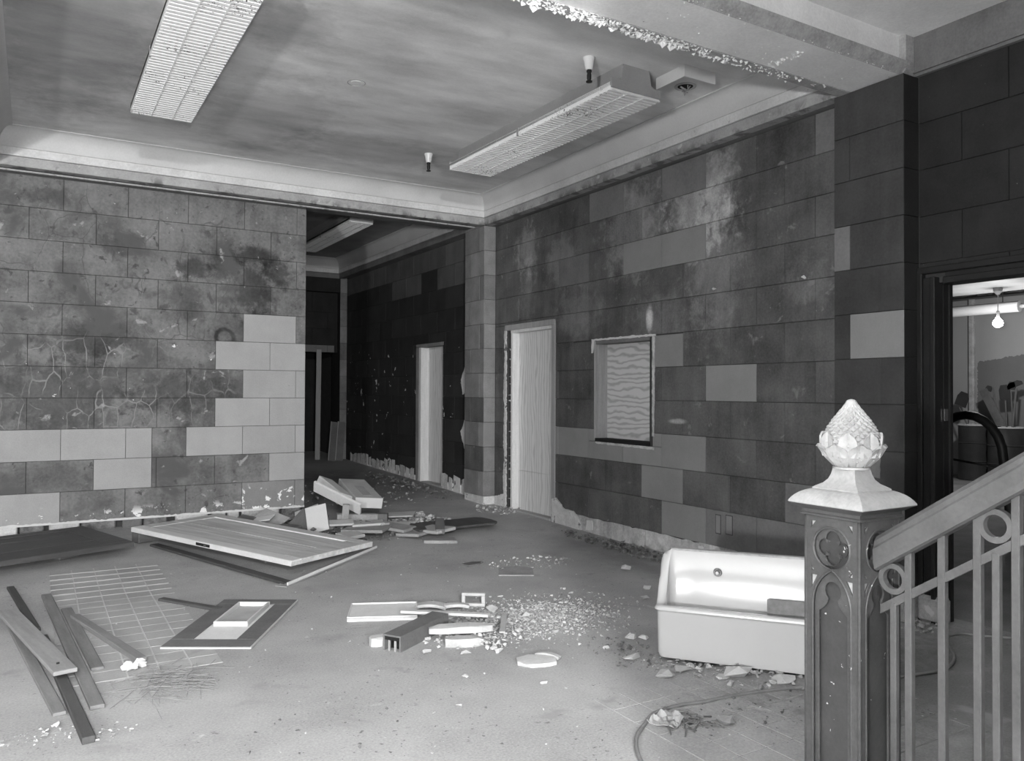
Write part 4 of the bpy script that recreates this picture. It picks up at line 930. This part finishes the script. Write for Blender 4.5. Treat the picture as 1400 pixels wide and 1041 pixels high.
for (x, y, z, sx, sy, yaw, mt, lab) in [(2.72, 7.35, .06, .42, .3, 40, 'slab', 'flat grey slab in front of the bright tilted sheet'), (2.86, 7.52, .08, .32, .2, 15, 'card', 'flat slab with pale edge in the middle of the heap'),
                                   (3.02, 7.4, .05, .36, .22, 60, 'slab', 'flat slab right of centre in the heap'), (2.5, 7.25, .05, .22, .18, 70, 'card', 'small slab at the near left of the heap'),
                                   (3.12, 7.18, .02, .26, .24, 58, 'slab', 'grey slab with a pale near edge right of the pale-edged door'), (3.3, 7.15, .045, .34, .26, 72, 'card', 'pale-edged slab overlapping two others at the edge of the heap'),
                                   (3.32, 6.84, .0, .32, .24, 20, 'slab', 'lone square slab lying nearest the open floor'), (2.2, 8.42, .05, .26, .2, 35, 'slab', 'slab half buried beside the partition end'),
                                   (3.3, 7.62, .03, .2, .17, 35, 'card_pale', 'pale broken slab beside the small rubble mound')]:
    pbox('tile_fragment', lab, 'slab', (x, y, z), (sx, sy, .03), yaw, random.uniform(-3, 4), random.uniform(-4, 4), mt)
for i, (x, y, z, sx, sy, yaw, pt, mt, lab) in enumerate([(2.62, 7.62, .09, .24, .14, 15, 10, 'card', 'small slab resting against the foot of the bright tilted sheet'), (2.95, 7.62, .07, .3, .1, 80, 3, 'slab', 'narrow slab lying crosswise under the beam offcut'),
        (3.14, 7.52, .05, .28, .16, 30, 5, 'card', 'tilted slab between the beam offcut and the rounded board'), (2.62, 7.42, .03, .2, .2, 5, 4, 'slab_dark', 'dark square slab just behind the corner of the pale-edged door'),
        (2.1, 7.95, .03, .3, .16, 70, 8, 'slab_dark', 'dark slab in the hollow between the heap and the pale-edged door'), (3.42, 7.42, .03, .22, .12, 65, 2, 'card_pale', 'pale strip of slab against the rounded board')]):
    pbox('tile_fragment', lab, 'slab', (x, y, z), (sx, sy, .022), yaw, pt, random.uniform(-6, 6), mt)
# rounded dark board and stick
def rounded(name, mat, loc, L, W_, th, yaw, label, cat):
    pts = [(-L/2, -W_/2), (L/2-.08, -W_/2), (L/2-.02, -W_/2+.06), (L/2, 0), (L/2-.02, W_/2-.06), (L/2-.08, W_/2), (-L/2, W_/2)]
    n = len(pts); vs = [(p[0], p[1], 0) for p in pts]+[(p[0], p[1], th) for p in pts]
    o = MB().add(vs, [tuple(range(n))[::-1], tuple(range(n, 2*n))]+[(i, (i+1) % n, n+(i+1) % n, n+i) for i in range(n)]).build(name, mat, loc=(loc[0], loc[1], floorz(loc[1])+loc[2]), rot=(0, 0, R(yaw)))
    return tag(o, label, cat)
rounded('rounded_board', 'door_dark', (3.72, 7.4, .05), .95, .42, .02, 2, 'dark flat board with a rounded end lying right of the heap', 'board')
pbox('wood_block', 'short dark stick lying across the rounded board', 'stick', (3.4, 7.02, .05), (.09, .42, .05), 25, 6, 0, 'slab_dark')

# ------------------------------------------------------------------ middle rubble patch
t = empty('metal_tray', (1.98, 4.93, 0), (0, 0, R(-24)), 'shallow pale metal tray lying beside the plaster rubble', 'tray')
MB().box(-.22, .22, -.17, .17, .016, .022).build('tray_bottom', 'card_pale', t)
for (a, b, c, d) in ((-.22, .22, -.17, -.162), (-.22, .22, .162, .17), (-.22, -.212, -.16, .16), (.212, .22, -.16, .16)): MB().box(a, b, c, d, 0, .030).build('rim', 'card_pale', t)
t = empty('channel_box', (1.735, 4.19, 0), (0, 0, R(33)), 'dark metal channel with open slotted end, at the edge of the rubble', 'channel')
MB().sweep([(0, y, z) for y, z in ((-.055, 0), (-.055, .09), (.055, .09), (.055, 0), (.047, 0), (.047, .082), (-.047, .082), (-.047, 0))], (0, 0, 0), (-.01, 0, 0))
cm = MB()
L_ = .52
for (a, b, c, d) in ((-.058, .058, .08, .09), (-.058, -.048, 0, .08), (.048, .058, 0, .08)): cm.box(0, L_, a, b, c, d)
cm.build('channel', 'slab_dark', t); MB().box(0, .008, -.05, .05, .06, .08).build('end_tab', 'black', t); MB().box(.05, .3, -.046, .046, 0, .07).build('dark_core', 'void', t)
for yy in (-.02, .02): MB().box(0, .01, yy-.005, yy+.005, 0, .06).build('end_tab', 'slab', t)
def slab_rock(a, b, wd, h, name, label, z=0.0):
    a = Vector(a); b = Vector(b); d = (b-a).normalized(); n = Vector((-d.y, d.x)); L = (b-a).length; pts = []
    for i in range(7):
        t_ = i/6; p = a.lerp(b, t_); k = wd/2*(1-.55*abs(2*t_-1)**3)
        for s_ in (-1, 1):
            for hz in (0, 1): q = p+n*s_*k*random.uniform(.75, 1.05); pts.append((q.x, q.y, z+(hz*h if hz else 0)*random.uniform(.7, 1.05)+.001))
    return tag(MB().hull(pts).build(name, 'chunk'), label, 'plaster piece')
def curved(name, loc, r, wdt, th, ang, yaw, mat, label, cat='plaster piece'):
    vs = []; n = 7
    for i in range(n):
        a = -ang/2+ang*i/(n-1)
        for (rr, x) in ((r, -wdt/2), (r+th, -wdt/2), (r+th, wdt/2), (r, wdt/2)): vs.append((rr*math.sin(a), x, rr*math.cos(a)-r*math.cos(ang/2)))
    fs = [(0, 1, 2, 3), tuple(4*(n-1)+q for q in (3, 2, 1, 0))]
    for i in range(n-1):
        for q in range(4): fs.append((4*i+q, 4*i+(q+1) % 4, 4*i+4+(q+1) % 4, 4*i+4+q))
    o = MB().add(vs, fs).build(name, mat, loc=(loc[0], loc[1], .002), rot=(0, 0, R(yaw))); return tag(o, label, cat)
curved('plaster_shard', (2.30, 4.88), .3, .09, .02, .7, -35, 'chunk', 'curved plaster shard with a dark back beside the metal tray')
curved('plaster_shard', (2.44, 4.80), .3, .05, .02, .6, -20, 'chunk', 'narrow curved plaster shard next to the small plaster frame')
t = tag(empty('plaster_fragment', (2.58, 4.80, 0), (0, 0, R(-35))), 'small square plaster frame fragment standing in the rubble', 'plaster piece')
for (a, b, c, d) in ((-.08, .08, 0, .02), (-.08, .08, .07, .09), (-.08, -.055, .02, .07), (.055, .08, .02, .07)): MB().box(a, b, -.02, .02, c, d, ch=.003).build('frame_side', 'chunk', t)
plank(((2.02, 4.72), (2.42, 4.30)), .05, .018, 'sheet_white', 'long white lath reaching from the metal tray into the rubble', name='white_lath', cat='lath', z=(.05, .07))
slab_rock((1.99, 4.25), (2.34, 4.12), .085, .04, 'plaster_chunk', 'long pale plaster slab on the front of the rubble', .045)
slab_rock((2.03, 4.12), (2.24, 4.05), .1, .045, 'plaster_chunk', 'broad pale plaster slab beneath the long plaster slab')
plank(((2.35, 4.02), (2.56, 4.35)), .035, .012, 'card', 'thin stick lying slantwise over the rubble', name='thin_stick', cat='stick', z=(.05, .05))
slab_rock((1.66, 4.33), (1.80, 4.33), .09, .05, 'plaster_chunk', 'pale torn lump left of the open end of the dark channel')
slab_rock((2.235, 3.665), (2.425, 3.575), .16, .02, 'plaster_plate', 'flat round-edged plaster plate lying alone on the open floor')
curved('plaster_shard', (2.43, 3.66), .2, .03, .015, .7, -60, 'chunk', 'thin white shard leaning on the round-edged plaster plate')
rounded('flat_sheet', 'slab', (3.37, 5.55, 0), .32, .28, .008, 60, 'thin dull sheet lying flat on the middle of the floor', 'sheet')
rounded('flat_sheet', 'slab_dark', (3.2, 5.95, 0), .2, .1, .012, 10, 'small dark flake lying on the middle of the floor', 'sheet')
# heaps (too many to count)
def heap(name, label, cx, cy, rx, ry, n, smax, hmax, mat, shape=1.0, rot=0):
    m = MB()
    for i in range(n):
        a = random.uniform(0, 6.283); d = random.random()**shape
        ux, uy = d*math.cos(a)*rx, d*math.sin(a)*ry
        x = cx+ux*math.cos(rot)-uy*math.sin(rot); y = cy+ux*math.sin(rot)+uy*math.cos(rot)
        s = smax*(.18+.82*random.random()**3.5)
        m.rock((x, y, floorz(y)+hmax*max(0, 1-d*1.2)*random.random()-s*.15), s, s*random.uniform(.6, 1.2), s*random.uniform(.35, .8), 8)
    o = m.build(name, mat, kind='stuff'); return tag(o, label, 'rubble')
heap('rubble', 'pale plaster rubble strewn in the middle of the floor', 2.5, 4.33, .45, .32, 1100, .024, .03, 'rubble', .8, R(-20))
m = MB()
for i in range(3200):
    x, y = 2.82+random.gauss(0, .27)+.0, 4.36+random.gauss(0, .20)
    q = .006+.012*random.random()**4; m.rock((x, y, -q*.2), q, q*random.uniform(.6, 1.2), q*.6, 6)
tag(m.build('gravel', 'rubble', kind='stuff'), 'fine plaster gravel spreading to the right of the middle rubble', 'gravel')
heap('rubble', 'white plaster lumps at the front of the middle rubble', 2.24, 4.1, .32, .17, 300, .024, .045, 'chunk', .8, R(-30))
heap('rubble', 'mixed rubble filling the heap of boxes and slabs', 2.75, 7.75, .9, .55, 500, .06, .1, 'rubble_dark', .7, R(-10))
heap('rubble', 'small grey rubble mound right of the heap', 3.62, 7.95, .35, .3, 260, .04, .1, 'rubble', .8)
heap('rubble', 'rubble along the torn foot of the stained partition', 2.0, 8.6, .85, .16, 260, .06, .05, 'rubble_dark', .8)
heap('rubble', 'crumbs of plaster before the corner pillar', 4.75, 8.3, .28, .4, 200, .03, .03, 'rubble', .8)
heap('rubble', 'rubble at the foot of the black wall in the further room', 4.58, 10.6, .25, 1.5, 260, .045, .04, 'rubble_dark', .8)
heap('rubble', 'rubble scattered over the further room floor', 3.7, 10.1, .9, 1.2, 220, .035, .02, 'rubble', .6)
heap('rubble', 'dark rubble at the foot of the boarded-window wall', 4.72, 5.7, .16, 1.15, 520, .035, .04, 'rubble_dark', .6)
heap('rubble', 'small scatter of chips in the middle distance', 3.65, 5.75, .4, .25, 150, .025, .015, 'rubble', .6)
heap('rubble', 'crumbs round the foot of the sink', 3.1, 3.0, .45, .22, 220, .028, .02, 'rubble', .7, R(-52))
heap('rubble', 'crumbs at the left of the sink', 2.85, 3.5, .2, .3, 120, .022, .02, 'rubble_dark', .8)
heap('rubble', 'dirt crumbs between the sink and the stair', 3.15, 2.5, .7, .3, 180, .014, .01, 'rubble_dark', .6)
heap('rubble', 'broken plaster at the near end of the loose boards', .06, 3.9, .2, .1, 70, .02, .02, 'chunk', .7)
heap('rubble', 'crumbs near the end of the dark batten', .3, 3.8, .12, .1, 40, .015, .01, 'chunk', .7)
heap('rubble', 'fine chips scattered over the whole floor', 2.2, 4.6, 2.2, 2.6, 420, .011, .0, 'rubble', .5)
heap('rubble', 'dark crumbs scattered on the near floor', 1.2, 3.3, .7, .6, 140, .010, .0, 'rubble_dark', .6)
heap('rubble', 'plaster crumbs by the broken base of the dark door frame', 4.75, 3.0, .15, .2, 80, .03, .03, 'rubble', .7)
# loose lumps, one by one
lumps = [(3.04, 3.69, .035, 'larger of two pale plaster lumps lying left of the sink, toward the open floor'), (3.09, 3.64, .03, 'smaller of two pale plaster lumps lying left of the sink, nearer its end'), (2.45, 3.68, .022, 'white plaster chip behind the round-edged plaster plate'),
    (2.80, 3.62, .02, 'single plaster chip halfway between the round-edged plate and the sink'), (4.17, 5.13, .045, 'long pale lump alone on the floor before the boarded window'), (3.9, 4.56, .035, 'pale lump on the floor behind the left end of the sink'), (3.7, 4.35, .03, 'small pale lump just past the left end of the sink'),
    (1.9, 3.62, .018, 'flat white chip on the bare floor well in front of the dark channel'), (2.2, 3.35, .018, 'flat white chip on the bare floor in front of the round-edged plate'), (1.7, 3.3, .016, 'white chip nearest the bottom of the picture, middle of the floor'), (1.88, 4.06, .03, 'white lump touching the open end of the dark channel'),
    (2.06, 3.92, .028, 'white lump at the front edge of the plaster rubble, left of centre'), (2.24, 3.86, .028, 'white lump at the front edge of the plaster rubble, right of centre'), (2.85, 4.9, .02, 'small white chip on the floor behind the plaster rubble'), (3.35, 4.75, .018, 'small white chip between the rubble and the sink'),
    (2.62, 4.62, .04, 'largest lump in the plaster rubble, beside the small plaster frame'), (2.75, 4.4, .03, 'pale lump at the right of the plaster rubble, by its fine chips'), (2.52, 4.12, .03, 'pale lump by the near end of the thin stick'), (2.72, 4.02, .025, 'pale lump at the right front of the plaster rubble')]
for (x, y, s, lab) in lumps:
    tag(MB().rock((x, y, -.004), s*1.3, s*.8, s*.6, 10).build('plaster_lump', 'chunk'), lab, 'plaster lump', 'loose plaster lumps on the floor')
for (x, y, s, lab) in [(2.80, 3.12, .05, 'ragged white plaster lump just in front of the sink, nearest its left end'), (2.93, 3.13, .05, 'thin pale plaster flake tucked under the front edge of the sink'), (3.02, 2.95, .035, 'small pale plaster lump in front of the middle of the sink'), (3.12, 2.94, .075, 'largest pale plaster slab wedged under the sink'), (3.26, 2.76, .055, 'rounded pale plaster slab beside the newel post, under the sink'), (2.82, 3.42, .05, 'grey plaster lump by the left end of the sink')]:
    tag(MB().rock((x, y, -.006), s*1.4, s*.9, s*.4, 12).build('plaster_lump', 'chunk'), lab, 'plaster lump')
tag(MB().rock((2.62, 2.54, -.004), .05, .045, .022, 12).build('plaster_lump', 'slab'), 'square grey lump on the near floor right of the cord', 'plaster lump')
m = MB()
for i in range(9): m.rock((.455+random.uniform(-.05, .05), 4.585+random.uniform(-.03, .03), random.uniform(0, .012)), .028, .024, .02, 9)
tag(m.build('plaster_lump', 'white_plaster'), 'crumbled white plaster lump by the end of the slanting stick', 'plaster lump')
# straw
m = MB()
for i in range(110):
    x, y = .58+random.gauss(0, .085), 4.32+random.gauss(0, .12); a = random.gauss(2.2, .9); L = random.uniform(.05, .17); z = random.uniform(.003, .03); k = random.gauss(0, .3)
    m.tube([(x-L*math.cos(a), y-L*math.sin(a), z*.4+.002), (x, y, z), (x+L*math.cos(a+k), y+L*math.sin(a+k), z*.5+.002)], .0013, 4)
tag(m.build('straw', 'straw', kind='stuff'), 'wisp of dry straw on the tiled floor', 'straw')
# cord
pts = [(2.02, 2.36), (2.1, 2.51), (2.19, 2.62), (2.3, 2.70), (2.42, 2.77), (2.58, 2.78), (2.69, 2.755), (2.87, 2.74), (3.08, 2.70), (3.27, 2.64), (3.6, 2.54), (3.89, 2.47), (4.11, 2.44), (4.31, 2.50), (4.47, 2.61), (4.58, 2.72), (4.70, 2.76), (4.82, 2.74), (4.92, 2.62), (5.2, 2.45), (6.2, 2.3)]
cu = []
for i in range(len(pts)-1):
    p0, p1, p2, p3 = [Vector(pts[max(0, min(len(pts)-1, i+k))]) for k in (-1, 0, 1, 2)]
    for j in range(5):
        t_ = j/5; cu.append(.5*((2*p1)+(p2-p0)*t_+(2*p0-5*p1+4*p2-p3)*t_*t_+(3*p1-p0-3*p2+p3)*t_**3))
tag(MB().tube([(p.x, p.y, .0095) for p in cu], .0085, 8).build('extension_cord', 'cable', smooth=True), 'grey cable snaking over the floor past the sink to the framed doorway', 'cord')
# crumpled rag by the cord
m = MB(); vs = []; fs = []; n = 9
for i in range(n):
    for j in range(n):
        x, y = (i/(n-1)-.5)*.16, (j/(n-1)-.5)*.13
        vs.append((x, y, .004+abs(mnoise.noise((x*22, y*22, 4)))*.05))
for i in range(n-1):
    for j in range(n-1): a = i*n+j; fs.append((a, a+1, a+n+1, a+n))
rg = m.add(vs, fs).build('crumpled_paper', 'card', loc=(2.42, 2.68, 0), rot=(0, 0, R(20))); tag(rg, 'crumpled pale paper scrap caught under the bend of the cord', 'paper')
sd = rg.modifiers.new('s', 'SOLIDIFY'); sd.thickness = .003
m = MB()
for i in range(16):
    a = random.uniform(0, 6.28); x, y = 2.50+random.gauss(0, .035), 2.60+random.gauss(0, .025)
    m.tube([(x, y, .004), (x+.05*math.cos(a), y+.05*math.sin(a), .02), (x+.09*math.cos(a+.6), y+.09*math.sin(a+.6), .006)], .0035, 5)
tag(m.build('torn_wire_tangle', 'slab_dark'), 'dark tangle of torn wire beside the crumpled paper scrap', 'wire')

# ------------------------------------------------------------------ further room: boards
plank(((4.42, 14.22), (4.42, 14.24)), .09, 2.0, 'lumber_grey', 'upright pale stud in the unlit end opening', name='wall_stud', cat='stud')
for (x, lab) in [(4.58, 'dark board leaning in the unlit end opening, nearer the stud'), (4.71, 'dark board leaning in the unlit end opening, nearer the end pillar')]:
    o = MB().box(-.07, .07, -.012, .012, 0, .72, ch=.003).build('leaning_board', 'slab_dark', loc=(x, 13.9, floorz(13.9)+.002), rot=(R(-14), R(9), 0)); tag(o, lab, 'board')
    MB().box(-.072, -.062, -.014, .014, 0, .72).build('pale_edge', 'lumber_grey', o)

# ------------------------------------------------------------------ lit workroom beyond the framed doorway
tag(MB().box(5.13, 15.5, -2.5, 12, -.15, -.001).build('floor_workroom', 'floor_dark', kind='structure'), 'dark dirty floor of the workroom', 'floor')
wk = tag(MB().box(14.2, 14.4, -2.5, 12, 0, 4).build('wall_east', 'east_wall', kind='structure'), 'plastered far wall of the workroom with a darker painted dado', 'wall')
patch(wk, 'dado_paint', 14.2, 'y', [(7.80, 0), (7.80, 2.02), (7.5, 2.06), (7.1, 2.12), (6.2, 2.14), (3, 2.14), (3, 0)], .004, 'east_dado', .015)
MB().box(14.12, 14.2, 7.83, 7.93, 0, 3.4, ch=.02).build('wall_pipe', 'base_old', wk)
tag(MB().box(5.2, 15, 11.5, 12, 0, 4).build('wall_north', 'east_wall', kind='structure'), 'side wall of the workroom', 'wall')
tag(MB().box(5.23, 12.5, -2.5, 12, 3.0, 3.15).box(5.23, 15.5, -2.5, 12, 3.62, 3.8).build('ceiling_workroom', 'ceil2', kind='structure'), 'plaster ceiling of the workroom', 'ceiling')
tb = tag(MB().box(13.9, 14.2, -2, 11.5, 3.12, 3.62).build('trim_11', 'east_dado', kind='structure'), 'dropped bulkhead along the far wall of the workroom', 'trim')
m = MB()
for i in range(26): m.rock((12.5, 4.6+i*.14+random.uniform(-.05, .05), 2.97), .03, .1, .03, 8)
m.build('broken_plaster_edge', 'void', tb, kind='stuff')
t = empty('ceiling_pipe', (12.9, 7.2, 2.80), label='fat white lagged pipe hung across the workroom ceiling', cat='pipe')
MB().tube([(0, -.75, 0), (0, 2.4, 0)], .085, 16).build('pipe', 'sheet_white', t, smooth=40)
MB().tube([(0, -.76, 0), (0, -1.2, .02)], .03, 10).build('pipe_end', 'base_old', t)
for y in (-.5, 1.2): MB().tube([(0, y, .08), (0, y, .82)], .008, 6).build('hanger', 'black', t)
t = empty('hanging_bulb', (12.0, 6.30, 2.50), label='bare glaring light bulb hanging in the workroom', cat='light bulb')
MB().lathe([(.012, .09), (.02, .075), (.035, .05), (.06, .02), (.068, -.01), (.06, -.045), (.035, -.068), (0, -.074)], n=20).build('bulb_glass', 'bulb', t, smooth=60)
MB().lathe([(.02, .085), (.022, .16), (.015, .17)], n=12).build('socket', 'porcelain', t)
MB().tube([(0, 0, .17), (0, 0, .44)], .006, 6).build('flex', 'sheet_white', t)
MB().lathe([(.06, .50), (.06, .45), (.02, .40)], n=16).build('ceiling_rose', 'porcelain', t)
lamp('bulb_light', 'POINT', (12.0, 6.30, 2.40), 110, shadow_soft_size=.07)
def drum(y, x, r, h, label):
    t = empty('steel_drum', (x, y, 0), label=label, cat='drum', group='steel drums of tools')
    MB().lathe([(r, 0), (r+.008, .01), (r, .03), (r, h*.33), (r+.01, h*.34), (r, h*.35), (r, h*.66), (r+.01, h*.67), (r, h*.68), (r, h-.02)], n=32).build('shell', 'steel', t, smooth=30)
    MB().tube([(r*math.cos(a), r*math.sin(a), h-.012) for a in [i*math.pi/16 for i in range(32)]], .014, 6, closed=True).build('rim', 'steel_pale', t)
    MB().lathe([(r-.01, h-.05), (0, h-.05)], n=24).build('contents', 'void', t)
drum(7.08, 13.7, .26, .92, 'steel drum full of long tools in the workroom'); drum(7.62, 13.75, .24, .94, 'steel drum beside the wall pipe in the workroom, half hidden by a black hoop')
def tool(name, a, b, r, label, cat='tool', head=None, mat='steel'):
    t = tag(MB().tube([a, b], r, 8).build(name, 'slab_dark', smooth=40), label, cat, 'long tools in the workroom')
    if head: head(b).build('head', mat, t)
    return t
def blade(w_, h_, tilt=0):
    def f(b):
        M_ = Matrix.Translation(Vector(b)) @ Matrix.Rotation(tilt, 4, 'X')
        return MB().hull([M_ @ Vector((x, y, z)) for x in (-.01, .01) for (y, z) in ((-w_/2, .03), (w_/2, .03), (w_/2, h_*.7), (w_*.3, h_), (-w_*.3, h_), (-w_/2, h_*.7))])
    return f
tool('scoop_shovel', (13.7, 7.62, .75), (13.75, 7.87, 1.22), .013, 'short flat shovel leaning against the workroom wall by the wall pipe', 'shovel', blade(.2, .28, .35))
tool('broom', (13.65, 7.12, .5), (13.8, 7.42, 1.48), .02, 'wide dark plank-like broom standing in the drum', 'broom', blade(.1, .12, .3))
tag(MB().hull([(13.6, 7.02, .93), (13.6, 7.17, .93), (13.78, 7.55, 1.5), (13.78, 7.42, 1.56), (13.62, 7.02, .93), (13.62, 7.17, .93)]).build('wide_board', 'slab_dark'), 'wide dark board slanting out of the drum', 'board')
tool('rod', (13.7, 7.15, .6), (13.8, 7.33, 1.57), .012, 'thin rod standing in the drum next to the wide board', 'rod')
tool('shovel', (13.7, 7.05, .6), (13.8, 7.13, 1.35), .014, 'shovel with a dark blade standing blade-up in the drum', 'shovel', blade(.17, .26, -.1))
tool('mallet', (13.7, 7.0, .6), (13.8, 6.96, 1.55), .018, 'long-handled tool with a block head, tallest in the drum', 'mallet', blade(.24, .12, -.4))
tool('rake', (13.7, 6.95, .6), (13.8, 7.04, 1.5), .014, 'rake standing at the right of the drum', 'rake', blade(.12, .16, .1))
m = MB(); pts = []
for i in range(13): a = math.pi*i/12; pts.append((8.2, 4.62+.36*math.cos(a), .82+.42*math.sin(a)))
t = tag(MB().tube([(8.2, 4.98, 0)]+pts+[(8.2, 4.2, .3), (8.2, 4.18, 0)], .045, 10).build('hoop_guard', 'black', smooth=True), 'black hooped guard just inside the framed doorway', 'hoop')
MB().tube([(8.2, 4.25, .72), (8.2, 4.98, .8)], .012, 6).build('cross_rod', 'steel', t)
